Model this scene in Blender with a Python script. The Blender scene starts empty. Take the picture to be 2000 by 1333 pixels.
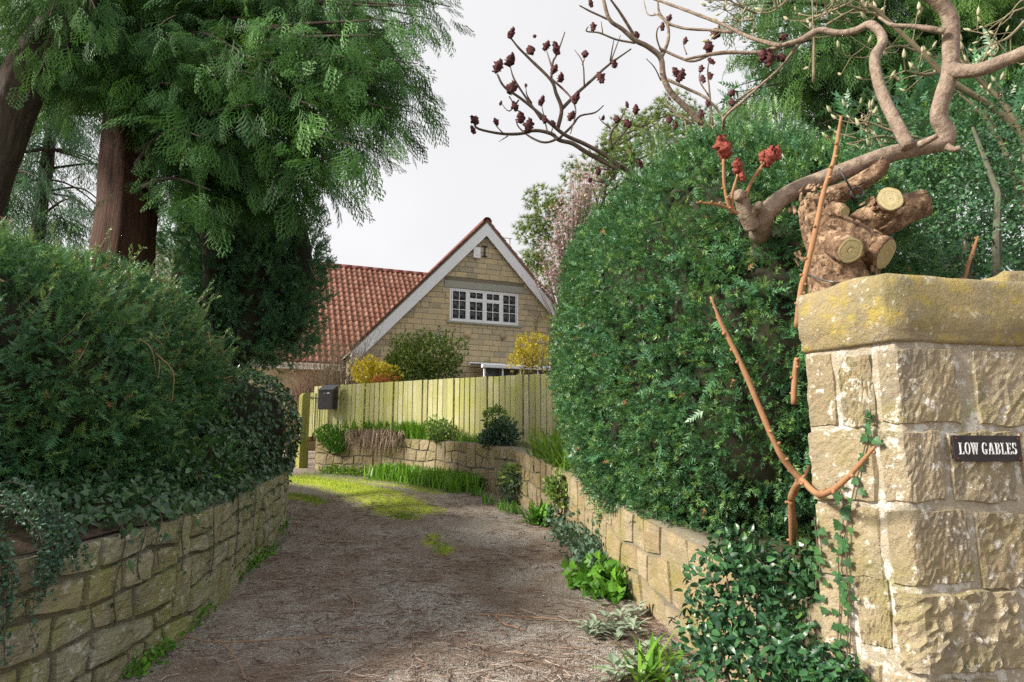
import bpy, math, random
import numpy as np
from mathutils import Vector, Matrix

# ------------------------------------------------------------------ camera, world, sun, exposure
SC = bpy.context.scene
COL = SC.collection
EYE, PITCH, FPX = 1.55, math.radians(9.5), 1350.0
cam_data = bpy.data.cameras.new("camera")
cam = bpy.data.objects.new("camera", cam_data)
COL.objects.link(cam)
cam.location = (0, 0, EYE)
cam.rotation_euler = (math.pi / 2 + PITCH, 0, 0)
cam_data.sensor_width = 36
cam_data.lens = FPX / 2000 * 36
cam_data.clip_end = 3000
SC.camera = cam

SUN_DIR = Vector((-0.80, -0.26, 0.54)).normalized()      # from the ground towards the sun
world = bpy.data.worlds.new("World")
SC.world = world
world.use_nodes = True
wn, wl = world.node_tree.nodes, world.node_tree.links
wn.clear()
w_out = wn.new("ShaderNodeOutputWorld")
w_bg = wn.new("ShaderNodeBackground")
w_sky = wn.new("ShaderNodeTexSky")
w_sky.sky_type = 'NISHITA'
w_sky.sun_disc = False
w_sky.sun_elevation = math.asin(SUN_DIR.z)
w_sky.sun_rotation = math.atan2(SUN_DIR.x, SUN_DIR.y)
w_sky.dust_density = 3.0
w_hs = wn.new("ShaderNodeHueSaturation")
w_hs.inputs["Saturation"].default_value = 0.30
w_mix = wn.new("ShaderNodeMix")                          # thin even cloud veil over the sky
w_mix.data_type = 'RGBA'
w_mix.inputs[0].default_value = 0.80
w_mix.inputs[7].default_value = (4.4, 4.35, 4.36, 1)
w_bg.inputs["Strength"].default_value = 0.10
wl.new(w_sky.outputs[0], w_hs.inputs["Color"])
wl.new(w_hs.outputs[0], w_mix.inputs[6])
w_tc = wn.new("ShaderNodeTexCoord")                      # faint unevenness of the cloud, the same all round
w_no = wn.new("ShaderNodeTexNoise"); w_no.inputs["Scale"].default_value = 2.2; w_no.inputs["Detail"].default_value = 5
w_mr = wn.new("ShaderNodeMapRange"); w_mr.inputs[1].default_value = .3; w_mr.inputs[2].default_value = .7; w_mr.inputs[3].default_value = .91; w_mr.inputs[4].default_value = 1.05
w_mu = wn.new("ShaderNodeVectorMath"); w_mu.operation = 'SCALE'
wl.new(w_tc.outputs["Generated"], w_no.inputs["Vector"]); wl.new(w_no.outputs["Fac"], w_mr.inputs[0])
wl.new(w_mix.outputs[2], w_mu.inputs[0]); wl.new(w_mr.outputs[0], w_mu.inputs["Scale"])
wl.new(w_mu.outputs[0], w_bg.inputs["Color"])
wl.new(w_bg.outputs[0], w_out.inputs["Surface"])

sun_data = bpy.data.lights.new("sun", 'SUN')
sun_data.energy = 3.2
sun_data.angle = math.radians(10.0)
sun_data.color = (1.0, 0.93, 0.80)
sun = bpy.data.objects.new("sun", sun_data)
COL.objects.link(sun)
sun.rotation_euler = (-SUN_DIR).to_track_quat('-Z', 'Y').to_euler()
sun.location = SUN_DIR * 60

SC.view_settings.view_transform = 'Standard'
SC.view_settings.look = 'None'
SC.view_settings.gamma = 1.0
SC.view_settings.exposure = 1.20
SC.view_settings.use_curve_mapping = False
SC.render.engine = 'CYCLES'
SC.cycles.use_denoising = False
SC.cycles.max_bounces = 10
SC.cycles.diffuse_bounces = 7
SC.cycles.transparent_max_bounces = 4
SC.cycles.sample_clamp_indirect = 4.0
SC.cycles.caustics_reflective = False
SC.cycles.caustics_refractive = False

# ------------------------------------------------------------------ geometry helpers
rng = np.random.default_rng(7)
random.seed(7)
WM = {}                                                   # world matrix of every object we make

def ray(u, v):
    x, y = (u - 1000) / FPX, -(v - 666.5) / FPX
    c, s = math.cos(PITCH), math.sin(PITCH)
    return np.array((x, c - y * s, s + y * c))

def P(u, v, d):
    """the point at photograph pixel u, v that stands d metres in front of the camera"""
    r = ray(u, v)
    return np.array((0, 0, EYE)) + r * (d / r[1])

def gz(x, y):
    y = np.asarray(y, float)
    z = np.where(y < 2, -0.09 + 0.02 * (y - 2), 0.09 * (y - 3))
    z = np.where(y > 17, 1.26 + 0.03 * (y - 17), z)
    return np.where(y > 60, 2.55, np.maximum(z, -0.5))

def GP(u, v):
    """where the ray of pixel u, v meets the drive"""
    r = ray(u, v)
    d = 2.0
    for _ in range(4000):
        p = np.array((0, 0, EYE)) + r * d
        if p[2] <= float(gz(p[0], p[1])):
            return np.array((p[0], p[1], float(gz(p[0], p[1]))))
        d += 0.02
    return p

def nrm(a):
    a = np.asarray(a, float)
    return a / (np.linalg.norm(a, axis=-1, keepdims=True) + 1e-12)

_nd = np.random.default_rng(99)
_ND = _nd.normal(size=(24, 3)); _NP = _nd.uniform(0, 6.28, 24)
def noise3(p, scale=1.0, seed=0, octaves=3):
    """cheap smooth noise, about -1..1, for arrays of points"""
    p = np.asarray(p, float)
    out = np.zeros(p.shape[:-1]); amp = 1.0; tot = 0; f = scale
    for o in range(octaves):
        acc = 0
        for k in range(4):
            i = (o * 4 + k + seed * 5) % 24
            acc = acc + np.sin(p @ _ND[i] * f + _NP[i] + seed * 1.7 + 1.3 * np.sin(p @ _ND[(i + 7) % 24] * f * .7 + seed))
        out += amp * acc / 2.4; tot += amp; amp *= .5; f *= 2.1
    return out / tot

def add(o, parent=None, mat=None, M=None):
    COL.objects.link(o)
    if parent is not None:
        o.parent = parent
    M = M if M is not None else Matrix.Identity(4)
    o.matrix_basis = M
    WM[o.name] = (WM[parent.name] if parent is not None else Matrix.Identity(4)) @ M
    return o

def make_mesh(name, V, F, mat=None, smooth=False, tint=None, mats=None, fmat=None):
    V = np.asarray(V, np.float32).reshape(-1, 3)
    me = bpy.data.meshes.new(name)
    if isinstance(F, np.ndarray):
        k = F.shape[1]; nf = len(F)
        me.vertices.add(len(V)); me.vertices.foreach_set("co", V.ravel())
        me.loops.add(nf * k); me.loops.foreach_set("vertex_index", F.astype(np.int32).ravel())
        me.polygons.add(nf)
        me.polygons.foreach_set("loop_start", np.arange(0, nf * k, k, dtype=np.int32))
        me.polygons.foreach_set("loop_total", np.full(nf, k, np.int32))
    else:
        me.from_pydata([tuple(map(float, v)) for v in V], [], [tuple(int(i) for i in f) for f in F])
    if fmat is not None:
        me.polygons.foreach_set("material_index", np.asarray(fmat, np.int32))
    for m in (mats or ([mat] if mat else [])):
        me.materials.append(m)
    if smooth:
        me.polygons.foreach_set("use_smooth", np.ones(len(me.polygons), bool))
    if tint is not None:
        a = me.attributes.new("tint", 'FLOAT', 'POINT')
        a.data.foreach_set("value", np.asarray(tint, np.float32))
    me.update(calc_edges=True)
    return me

def to_local(V, parent, local):
    V = np.asarray(V, float).reshape(-1, 3)
    if parent is None or local:
        return V
    Mi = np.array(WM[parent.name].inverted())
    return V @ Mi[:3, :3].T + Mi[:3, 3]

def mk(name, V, F, mat=None, parent=None, smooth=False, tint=None, local=False, mats=None, fmat=None, flat=None):
    me = make_mesh(name, to_local(V, parent, local), F, mat, smooth, tint, mats, fmat)
    if flat is not None:
        me.polygons.foreach_set("use_smooth", ~np.asarray(flat, bool))
    return add(bpy.data.objects.new(name, me), parent)

def mko(name, V, F, mat, **k):
    """a one-mesh thing: its origin at the middle of its foot"""
    V = np.asarray(V, float).reshape(-1, 3)
    c = np.array(((V[:, 0].min() + V[:, 0].max()) / 2, (V[:, 1].min() + V[:, 1].max()) / 2, V[:, 2].min()))
    me = make_mesh(name, V - c, F, mat, **k)
    return add(bpy.data.objects.new(name, me), M=Matrix.Translation(c))

def tag(o, label, cat, group=None):
    o["label"] = label; o["category"] = cat
    if group: o["group"] = group
    return o

def thing(name, label, cat, loc=(0, 0, 0), rz=0.0, group=None):
    o = bpy.data.objects.new(name, None)
    o.empty_display_size = 0.2
    add(o, M=Matrix.Translation([float(c) for c in loc]) @ Matrix.Rotation(rz, 4, 'Z'))
    return tag(o, label, cat, group)

def kind(o, k):
    o["kind"] = k
    return o

def merge(parts):
    """[(V, F)] -> one V, F (faces as lists unless all are arrays of one width)"""
    Vs, Fs, n = [], [], 0
    arr = all(isinstance(f, np.ndarray) for _, f in parts) and len({f.shape[1] for _, f in parts}) == 1
    for V, F in parts:
        V = np.asarray(V, float).reshape(-1, 3)
        Vs.append(V)
        if arr: Fs.append(F + n)
        else: Fs.extend([[int(i) + n for i in f] for f in F])
        n += len(V)
    return np.concatenate(Vs), (np.concatenate(Fs) if arr else Fs)

def box(x0, x1, y0, y1, z0, z1):
    V = [(x, y, z) for z in (z0, z1) for y in (y0, y1) for x in (x0, x1)]
    F = [(0, 2, 3, 1), (4, 5, 7, 6), (0, 1, 5, 4), (2, 6, 7, 3), (0, 4, 6, 2), (1, 3, 7, 5)]
    return np.array(V, float), np.array(F)

def bbox(x0, x1, y0, y1, z0, z1, b=.006):
    """box with small bevels on all edges (24 corner points)"""
    V, F = [], []
    X, Y, Z = (x0, x1), (y0, y1), (z0, z1)
    sg = (1, -1)
    for iz in (0, 1):
        for iy in (0, 1):
            for ix in (0, 1):
                x, y, z = X[ix], Y[iy], Z[iz]; dx, dy, dz = sg[ix] * b, sg[iy] * b, sg[iz] * b
                V += [(x, y + dy, z + dz), (x + dx, y, z + dz), (x + dx, y + dy, z)]
    I = lambda ix, iy, iz, a: ((iz * 2 + iy) * 2 + ix) * 3 + a
    for ix in (0, 1): F.append([I(ix, 0, 0, 0), I(ix, 1, 0, 0), I(ix, 1, 1, 0), I(ix, 0, 1, 0)][::(-1 if ix == 0 else 1)])
    for iy in (0, 1): F.append([I(0, iy, 0, 1), I(1, iy, 0, 1), I(1, iy, 1, 1), I(0, iy, 1, 1)][::(1 if iy == 0 else -1)])
    for iz in (0, 1): F.append([I(0, 0, iz, 2), I(1, 0, iz, 2), I(1, 1, iz, 2), I(0, 1, iz, 2)][::(-1 if iz == 0 else 1)])
    for a in (0, 1):
        for b2 in (0, 1):
            F.append([I(0, a, b2, 1), I(1, a, b2, 1), I(1, a, b2, 2), I(0, a, b2, 2)])
            F.append([I(a, 0, b2, 0), I(a, 1, b2, 0), I(a, 1, b2, 2), I(a, 0, b2, 2)])
            F.append([I(a, b2, 0, 0), I(a, b2, 1, 0), I(a, b2, 1, 1), I(a, b2, 0, 1)])
    for ix in (0, 1):
        for iy in (0, 1):
            for iz in (0, 1):
                F.append([I(ix, iy, iz, 0), I(ix, iy, iz, 1), I(ix, iy, iz, 2)])
    return np.array(V, float), F

def spline(pts, n):
    """Catmull-Rom through pts, n samples per span"""
    p = np.asarray(pts, float)
    q = np.vstack([2 * p[0] - p[1], p, 2 * p[-1] - p[-2]])
    out = []
    for i in range(1, len(q) - 2):
        for t in np.linspace(0, 1, n, endpoint=False):
            a, b, c, d = q[i - 1], q[i], q[i + 1], q[i + 2]
            out.append(.5 * (2 * b + (c - a) * t + (2 * a - 5 * b + 4 * c - d) * t * t + (3 * b - a - 3 * c + d) * t ** 3))
    out.append(p[-1])
    return np.array(out)

def tube(pts, rad, k=6, cap=True, rough=0, seed=0):
    """tube along pts; rad a number or one per point"""
    p = np.asarray(pts, float); n = len(p)
    r = np.broadcast_to(np.asarray(rad, float), (n,)) if np.ndim(rad) == 0 else np.interp(np.linspace(0, 1, n), np.linspace(0, 1, len(rad)), rad)
    t = nrm(np.gradient(p, axis=0))
    u = np.cross(t[0], (0, 0, 1.0)); u = nrm(u if np.linalg.norm(u) > .1 else np.cross(t[0], (1.0, 0, 0)))
    V = []
    for i in range(n):
        u = nrm(u - t[i] * (u @ t[i])); w = np.cross(t[i], u)
        a = np.arange(k) * 2 * math.pi / k
        V.append(p[i] + r[i] * (np.cos(a)[:, None] * u + np.sin(a)[:, None] * w))
    V = np.concatenate(V)
    if rough:
        c = np.repeat(p, k, axis=0)
        V = V + nrm(V - c) * (noise3(V, 1 / max(r.max(), .01) * .9, seed) * rough)[:, None]
    i, j = np.meshgrid(np.arange(n - 1), np.arange(k), indexing='ij')
    F = np.stack([i * k + j, i * k + (j + 1) % k, (i + 1) * k + (j + 1) % k, (i + 1) * k + j], -1).reshape(-1, 4)
    if cap:
        V = np.vstack([V, p[0], p[-1]])
        m = n * k
        F = [list(f) for f in F] + [[m, (j + 1) % k, j] for j in range(k)] + [[m + 1, (n - 1) * k + j, (n - 1) * k + (j + 1) % k] for j in range(k)]
    return V, F

def frames(y, up=None, roll=None):
    """rotation matrices whose columns are x, y (given directions), z"""
    y = nrm(y); n = len(y)
    if up is None:
        up = nrm(rng.normal(size=(n, 3)))
    up = np.broadcast_to(up, (n, 3))
    x = np.cross(y, up); bad = np.linalg.norm(x, axis=1) < 1e-3
    x[bad] = np.cross(y[bad], (1.0, .3, .2))
    x = nrm(x); z = np.cross(x, y)
    if roll is not None:
        c, s = np.cos(roll)[:, None], np.sin(roll)[:, None]
        x, z = x * c + z * s, z * c - x * s
    return np.stack([x, y, z], -1)

def scatter(tmpls, pos, R, size, tint=None):
    """copies of small triangle templates; returns V, F, tint per vertex"""
    n = len(pos)
    size = np.broadcast_to(np.asarray(size, float), (n,))
    tint = rng.random(n) if tint is None else np.broadcast_to(tint, (n,))
    pick = rng.integers(0, len(tmpls), n)
    Vs, Fs, Ts, off = [], [], [], 0
    for k, (TV, TF) in enumerate(tmpls):
        ix = np.nonzero(pick == k)[0]
        if not len(ix): continue
        W = np.einsum('nij,vj->nvi', R[ix], TV) * size[ix, None, None] + pos[ix, None, :]
        Vs.append(W.reshape(-1, 3))
        Fs.append((TF[None] + (np.arange(len(ix)) * len(TV))[:, None, None] + off).reshape(-1, 3))
        Ts.append(np.repeat(tint[ix], len(TV)))
        off += len(ix) * len(TV)
    return np.concatenate(Vs), np.concatenate(Fs), np.concatenate(Ts)

def unit(n):
    return nrm(rng.normal(size=(n, 3)))

# ------------------------------------------------------------------ materials
def node_mat(name):
    m = bpy.data.materials.new(name)
    m.use_nodes = True
    nt = m.node_tree
    b = nt.nodes["Principled BSDF"]
    return m, nt, b

class NB:
    """terse node building"""
    def __init__(s, nt): s.nt = nt
    def n(s, t, **k):
        x = s.nt.nodes.new(t)
        for a, v in k.items(): setattr(x, a, v)
        return x
    def l(s, a, b): s.nt.links.new(a, b)
    def pos(s):
        return s.n("ShaderNodeNewGeometry").outputs["Position"]
    def mapped(s, vec, scale):
        m = s.n("ShaderNodeMapping"); m.inputs["Scale"].default_value = scale
        s.l(vec, m.inputs[0]); return m.outputs[0]
    def noise(s, vec, scale, detail=4, rough=.6):
        x = s.n("ShaderNodeTexNoise"); x.inputs["Scale"].default_value = scale
        x.inputs["Detail"].default_value = detail; x.inputs["Roughness"].default_value = rough
        s.l(vec, x.inputs["Vector"]); return x.outputs["Fac"]
    def vor(s, vec, scale, feature='F1', out="Distance"):
        x = s.n("ShaderNodeTexVoronoi", feature=feature); x.inputs["Scale"].default_value = scale
        s.l(vec, x.inputs["Vector"]); return x.outputs[out]
    def ramp(s, f, stops):
        x = s.n("ShaderNodeValToRGB"); e = x.color_ramp.elements
        while len(e) < len(stops): e.new(.5)
        for q, (p, c) in zip(e, stops):
            q.position = p; q.color = (*c, 1) if len(c) == 3 else c
        s.l(f, x.inputs[0]); return x.outputs[0]
    def step(s, f, a, b):
        x = s.n("ShaderNodeMapRange"); x.inputs[1].default_value = a; x.inputs[2].default_value = b
        s.l(f, x.inputs[0]); return x.outputs[0]
    def mix(s, f, a, b, mode='MIX'):
        x = s.n("ShaderNodeMix", data_type='RGBA', blend_type=mode)
        for v, i in ((f, 0), (a, 6), (b, 7)):
            if isinstance(v, (int, float)): x.inputs[i].default_value = v
            elif isinstance(v, tuple): x.inputs[i].default_value = (*v, 1)
            else: s.l(v, x.inputs[i])
        return x.outputs[2]
    def math(s, op, a, b=0.0):
        x = s.n("ShaderNodeMath", operation=op)
        for v, i in ((a, 0), (b, 1)):
            if isinstance(v, (int, float)): x.inputs[i].default_value = v
            else: s.l(v, x.inputs[i])
        return x.outputs[0]
    def rand(s): return s.n("ShaderNodeObjectInfo").outputs["Random"]
    def attr(s, nm): return s.n("ShaderNodeAttribute", attribute_name=nm).outputs["Fac"]
    def bump(s, h, strength, dist, b):
        x = s.n("ShaderNodeBump"); x.inputs["Strength"].default_value = strength; x.inputs["Distance"].default_value = dist
        s.l(h, x.inputs["Height"]); s.l(x.outputs[0], b.inputs["Normal"])

def leaf_mat(name, stops, rough=.5, spec=.4, transl=.3, obj_rand=False, tcol=None):
    m, nt, b = node_mat(name); q = NB(nt)
    t = q.attr("tint") if not obj_rand else q.rand()
    big = q.noise(q.pos(), 1.6, 2)
    t2 = q.math('ADD', q.math('MULTIPLY', t, .75), q.math('MULTIPLY', big, .25))
    c = q.ramp(t2, stops)
    q.l(c, b.inputs["Base Color"])
    b.inputs["Roughness"].default_value = rough
    b.inputs["Specular IOR Level"].default_value = spec
    if transl:
        tr = q.n("ShaderNodeBsdfTranslucent")
        q.l(q.mix(.5, c, tcol or (.16, .26, .04)), tr.inputs["Color"])
        ms = q.n("ShaderNodeMixShader"); ms.inputs[0].default_value = transl
        q.l(b.outputs[0], ms.inputs[1]); q.l(tr.outputs[0], ms.inputs[2])
        q.l(ms.outputs[0], nt.nodes["Material Output"].inputs["Surface"])
    return m

def stone_mat(name, stops, moss=(.16, .17, .04), moss_a=.5, moss_b=.68, lich=(.55, .55, .5), lich_amt=.5, scale=1.0, yellow=None, bump=.5, strata=0.0, lich_t=.60, soot=0.0):
    m, nt, b = node_mat(name); q = NB(nt); p = q.pos()
    r = q.rand()
    f = q.math('ADD', q.math('MULTIPLY', r, .6), q.math('MULTIPLY', q.noise(p, 5 * scale, 5), .4))
    c = q.ramp(f, stops)
    grit = q.noise(p, 90 * scale, 4, .7)
    c = q.mix(.5, c, q.ramp(grit, [(.25, (.45, .42, .38)), (.75, (1.25, 1.2, 1.1))]), 'MULTIPLY')
    if soot:
        c = q.mix(q.math('MULTIPLY', q.step(q.noise(p, 3.7, 5, .65), .46, .64), soot), c, (.20, .185, .16))
    mm = q.math('ADD', q.noise(p, 2.6 * scale, 5, .65), q.math('MULTIPLY', q.noise(p, 23 * scale, 3), .12))
    c = q.mix(q.math('MULTIPLY', q.step(mm, moss_a + .06, moss_b + .06), .75), c, moss)
    if yellow:
        c = q.mix(q.math('MULTIPLY', q.step(q.noise(p, 9 * scale, 5, .7), .52, .66), .8), c, yellow)
    if lich_amt:
        l1 = q.step(q.vor(p, 34 * scale), .30, .18)
        l2 = q.step(q.noise(p, 5.5 * scale, 4), .52, .62)
        l3 = q.step(q.noise(p, 14 * scale, 5, .7), lich_t, lich_t + .06)
        lf = q.math('MULTIPLY', q.math('MAXIMUM', q.math('MULTIPLY', l1, l2), l3), lich_amt)
        c = q.mix(lf, c, lich)
    q.l(c, b.inputs["Base Color"])
    b.inputs["Roughness"].default_value = .92
    b.inputs["Specular IOR Level"].default_value = .2
    h = q.math('ADD', q.noise(p, 26 * scale, 6, .7), q.math('MULTIPLY', q.noise(p, 120 * scale, 3), .3))
    if strata:
        h = q.math('ADD', h, q.math('MULTIPLY', q.noise(q.mapped(p, (3, 3, 45)), 1.0, 3), strata))
    q.bump(h, bump, .02, b)
    return m

def plain(name, col, rough=.6, spec=.4, metal=0.0, var=.15, scale=20, bump=0.0):
    m, nt, b = node_mat(name); q = NB(nt); p = q.pos()
    n = q.noise(p, scale, 4)
    c = q.mix(n, tuple(x * (1 - var) for x in col), tuple(min(1, x * (1 + var)) for x in col))
    q.l(c, b.inputs["Base Color"])
    b.inputs["Roughness"].default_value = rough
    b.inputs["Specular IOR Level"].default_value = spec
    b.inputs["Metallic"].default_value = metal
    if bump: q.bump(n, bump, .01, b)
    return m

def bark_mat(name, a, bcol, stretch=(14, 14, 1.6), scale=1.0, bump=.8, lich=None, patch=None):
    m, nt, b = node_mat(name); q = NB(nt); p = q.pos()
    n = q.noise(q.mapped(p, stretch), scale, 6, .65)
    c = q.ramp(n, [(.3, a), (.7, bcol)])
    c = q.mix(q.math('MULTIPLY', q.noise(p, 6, 3), .5), c, tuple(x * .6 for x in a))
    if lich:
        c = q.mix(q.step(q.noise(p, 12, 4, .7), .55, .68), c, lich)
    if patch:
        c = q.mix(q.step(q.noise(p, 16, 5, .7), .5, .62), c, patch)
    q.l(c, b.inputs["Base Color"])
    b.inputs["Roughness"].default_value = .85
    b.inputs["Specular IOR Level"].default_value = .25
    q.bump(n, bump, .03, b)
    return m
# ------------------------------------------------------------------ material library
M_mortar = stone_mat("lime_mortar", [(.2, (.17, .155, .12)), (.8, (.26, .24, .19))], moss=(.16, .17, .06), moss_a=.52, moss_b=.7, lich=(.62, .62, .58), lich_amt=.35, bump=.7)
M_pier_mortar = stone_mat("pale_lime_mortar", [(.2, (.35, .30, .225)), (.8, (.47, .42, .335))], moss=(.24, .25, .06), moss_a=.56, moss_b=.72, lich=(.68, .67, .62), lich_amt=.9, bump=1.0, lich_t=.53)
M_stone_left = stone_mat("mossy_sandstone", [(.1, (.24, .24, .17)), (.35, (.42, .39, .27)), (.6, (.36, .36, .27)), (.9, (.54, .51, .40))], moss=(.29, .31, .08), moss_a=.42, moss_b=.66, lich=(.62, .63, .57), lich_amt=.75, bump=1.0, strata=.9, lich_t=.575, soot=.45)
M_stone_right = stone_mat("honey_sandstone", [(.1, (.30, .225, .13)), (.4, (.44, .345, .21)), (.65, (.40, .33, .22)), (.9, (.52, .43, .29))], moss=(.26, .24, .06), moss_a=.50, moss_b=.70, lich=(.60, .55, .45), lich_amt=.5, bump=1.0, strata=.4, soot=.35)
M_pier_stone = stone_mat("weathered_gritstone", [(.15, (.30, .245, .16)), (.5, (.40, .335, .225)), (.85, (.46, .39, .28))], moss=(.27, .24, .08), moss_a=.50, moss_b=.70, lich=(.72, .68, .60), lich_amt=.9, bump=1.0, lich_t=.575, soot=.55)
M_cap = stone_mat("lichened_cap_stone", [(.15, (.33, .27, .14)), (.85, (.44, .36, .22))], moss=(.20, .18, .07), moss_a=.5, moss_b=.7, lich=(.62, .60, .52), lich_amt=.6, yellow=(.44, .34, .07), bump=1.0, soot=.5)
M_house_stone = stone_mat("house_sandstone", [(.1, (.36, .32, .25)), (.35, (.54, .47, .33)), (.65, (.64, .54, .35)), (.95, (.66, .49, .29))], moss=(.20, .20, .06), moss_a=.60, moss_b=.74, lich=(.5, .47, .4), lich_amt=.15, scale=.6, bump=.5)
M_house_mortar = plain("house_mortar", (.22, .19, .14), .95, .2)
M_grey_lintel = plain("grey_lintel_stone", (.36, .36, .31), .9, .2, scale=6, bump=.3)

def ground_mat():
    m, nt, b = node_mat("drive_gravel"); q = NB(nt); p = q.pos()
    big = q.noise(p, 1.1, 5, .65)
    fine = q.noise(p, 70, 5, .75)
    soil = q.ramp(fine, [(.3, (.155, .105, .075)), (.7, (.38, .295, .23))])
    vg = q.vor(p, 75, out="Color")
    sep = q.n("ShaderNodeSeparateColor"); q.l(vg, sep.inputs[0])
    grav = q.ramp(sep.outputs[0], [(.1, (.27, .24, .21)), (.55, (.44, .40, .36)), (.95, (.64, .61, .57))])
    c = q.mix(q.step(big, .40, .62), soil, grav)
    lit = q.noise(q.mapped(p, (18, 60, 20)), 1.0, 5, .75)
    c = q.mix(q.math('MULTIPLY', q.step(lit, .52, .62), .6), c, (.20, .125, .09))
    far = q.attr("far_tone")
    c = q.mix(q.math('MULTIPLY', far, .6), c, (.33, .27, .21))  # colour blends to an even brown towards the far end of the drive
    ms = q.math('ADD', q.attr("moss"), q.math('MULTIPLY', q.math('SUBTRACT', q.noise(p, 7, 5, .7), .5), 1.6))
    mc = q.ramp(q.noise(p, 24, 4), [(.3, (.31, .41, .02)), (.7, (.54, .60, .05))])
    c = q.mix(q.math('MULTIPLY', q.step(ms, .45, .8), .92), c, mc)
    q.l(c, b.inputs["Base Color"])
    b.inputs["Roughness"].default_value = .95
    b.inputs["Specular IOR Level"].default_value = .2
    h = q.math('ADD', fine, q.math('MULTIPLY', q.vor(p, 75), .8))
    q.bump(h, .9, .02, b)
    return m
M_ground = ground_mat()
def soil_mat():
    m, nt, b = node_mat("garden_soil"); q = NB(nt); p = q.pos()
    n = q.noise(p, 18, 6, .7)
    c = q.ramp(n, [(.3, (.035, .024, .016)), (.6, (.10, .065, .04)), (.8, (.16, .09, .05))])
    c = q.mix(q.step(q.noise(p, 1.2, 3), .5, .65), c, (.07, .09, .03))
    q.l(c, b.inputs["Base Color"]); b.inputs["Roughness"].default_value = .95
    q.bump(n, .9, .05, b)
    return m
M_soil = soil_mat()

# ------------------------------------------------------------------ setting: ground sheet, banks
LP = np.array([(-3.75, 1.0), (-3.3, 2.2), (-2.85, 3.3), (-2.60, 4.2), (-2.50, 5.0), (-2.56, 6.3), (-2.85, 8.0), (-3.1, 9.5), (-3.55, 11.0), (-4.4, 12.8), (-6.0, 14.2), (-9.0, 15.2), (-16, 16)])
RP = np.array([(1.55, 3.42), (1.44, 4.3), (1.28, 5.3), (1.07, 6.43), (.84, 8.2), (.50, 10.2), (.02, 12.1), (-.78, 13.75), (-2.2, 15.2), (-3.6, 16.2), (-4.75, 16.9)])

class Path:
    def __init__(s, pts, n=24, side=1):
        s.p = spline(np.c_[pts, np.zeros(len(pts))], n)[:, :2] if n > 1 else np.asarray(pts, float)
        d = np.diff(s.p, axis=0); L = np.linalg.norm(d, axis=1)
        s.s = np.r_[0, np.cumsum(L)]; s.S = s.s[-1]
        t = nrm(np.gradient(s.p, axis=0)) if n > 1 else nrm(np.vstack([d, d[-1]]))
        s.nn = np.c_[t[:, 1], -t[:, 0]] * side
    def at(s, q):
        q = np.asarray(q, float)
        pos = np.stack([np.interp(q, s.s, s.p[:, i]) for i in (0, 1)], -1)
        n = nrm(np.stack([np.interp(q, s.s, s.nn[:, i]) for i in (0, 1)], -1))
        return pos, n
    def s_of_y(s, y):
        return float(np.interp(y, s.p[:, 1], s.s))

LPATH = Path(LP, side=1)      # normal to the right of travel: towards the drive
RPATH = Path(RP, side=-1)     # normal to the left: towards the drive
def lx(y): return np.interp(y, LPATH.p[:, 1], LPATH.p[:, 0])
def rx(y): return np.interp(y, RPATH.p[:, 1], RPATH.p[:, 0])

MOSS = []
def moss_strip(pix, w):
    pts = [GP(u, v) for u, v in pix]
    MOSS.append((spline(np.array(pts), 8), w))
moss_strip([(545, 934), (640, 944), (720, 964), (800, 1000)], .75)
moss_strip([(560, 968), (600, 975), (625, 985)], .22)
moss_strip([(842, 1052), (862, 1085)], .16)
moss_strip([(780, 1010), (800, 1018)], .2)
moss_strip([(600, 928), (760, 945), (860, 965)], .2)

xs = np.unique(np.r_[np.linspace(-600, -12, 14), np.linspace(-12, 8, 90), np.linspace(8, 600, 14)])
ys = np.unique(np.r_[np.linspace(-60, 2, 8), np.linspace(2, 19, 100), np.linspace(19, 60, 12), np.linspace(60, 1200, 10)])
XX, YY = np.meshgrid(xs, ys, indexing='ij')
ZZ = gz(XX, YY) + 0.025 * noise3(np.stack([XX, YY, 0 * XX], -1), .9, 3) * ((np.abs(XX) < 8) & (YY < 18) & (YY > 2))
mid = (lx(YY) + rx(YY)) / 2
ZZ = ZZ + .05 * np.exp(-((XX - mid) / .5) ** 2) * ((YY > 3) & (YY < 16))      # crown between the wheel tracks
GV = np.stack([XX, YY, ZZ], -1).reshape(-1, 3)
ni, nj = len(xs), len(ys)
I, J = np.meshgrid(np.arange(ni - 1), np.arange(nj - 1), indexing='ij')
GF = np.stack([I * nj + J, (I + 1) * nj + J, (I + 1) * nj + J + 1, I * nj + J + 1], -1).reshape(-1, 4)
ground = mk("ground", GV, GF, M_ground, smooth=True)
kind(ground, "structure")
mv = np.zeros(len(GV))
for pts, w in MOSS:
    for p in pts:
        d = np.hypot(GV[:, 0] - p[0], GV[:, 1] - p[1])
        mv = np.maximum(mv, np.clip(1.25 - d / w, 0, 1))
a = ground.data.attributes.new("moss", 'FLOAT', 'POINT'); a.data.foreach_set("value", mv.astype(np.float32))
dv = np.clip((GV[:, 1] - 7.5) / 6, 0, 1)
a = ground.data.attributes.new("far_tone", 'FLOAT', 'POINT'); a.data.foreach_set("value", dv.astype(np.float32))

def l_height(y): return np.interp(y, [1, 4, 6, 9.5, 14], [1.02, 1.0, .93, .83, .8])
def r_height(s): return np.interp(s, [0, 2, 5, 9, RPATH.S], [.78, .76, .78, .87, .82])

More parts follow.
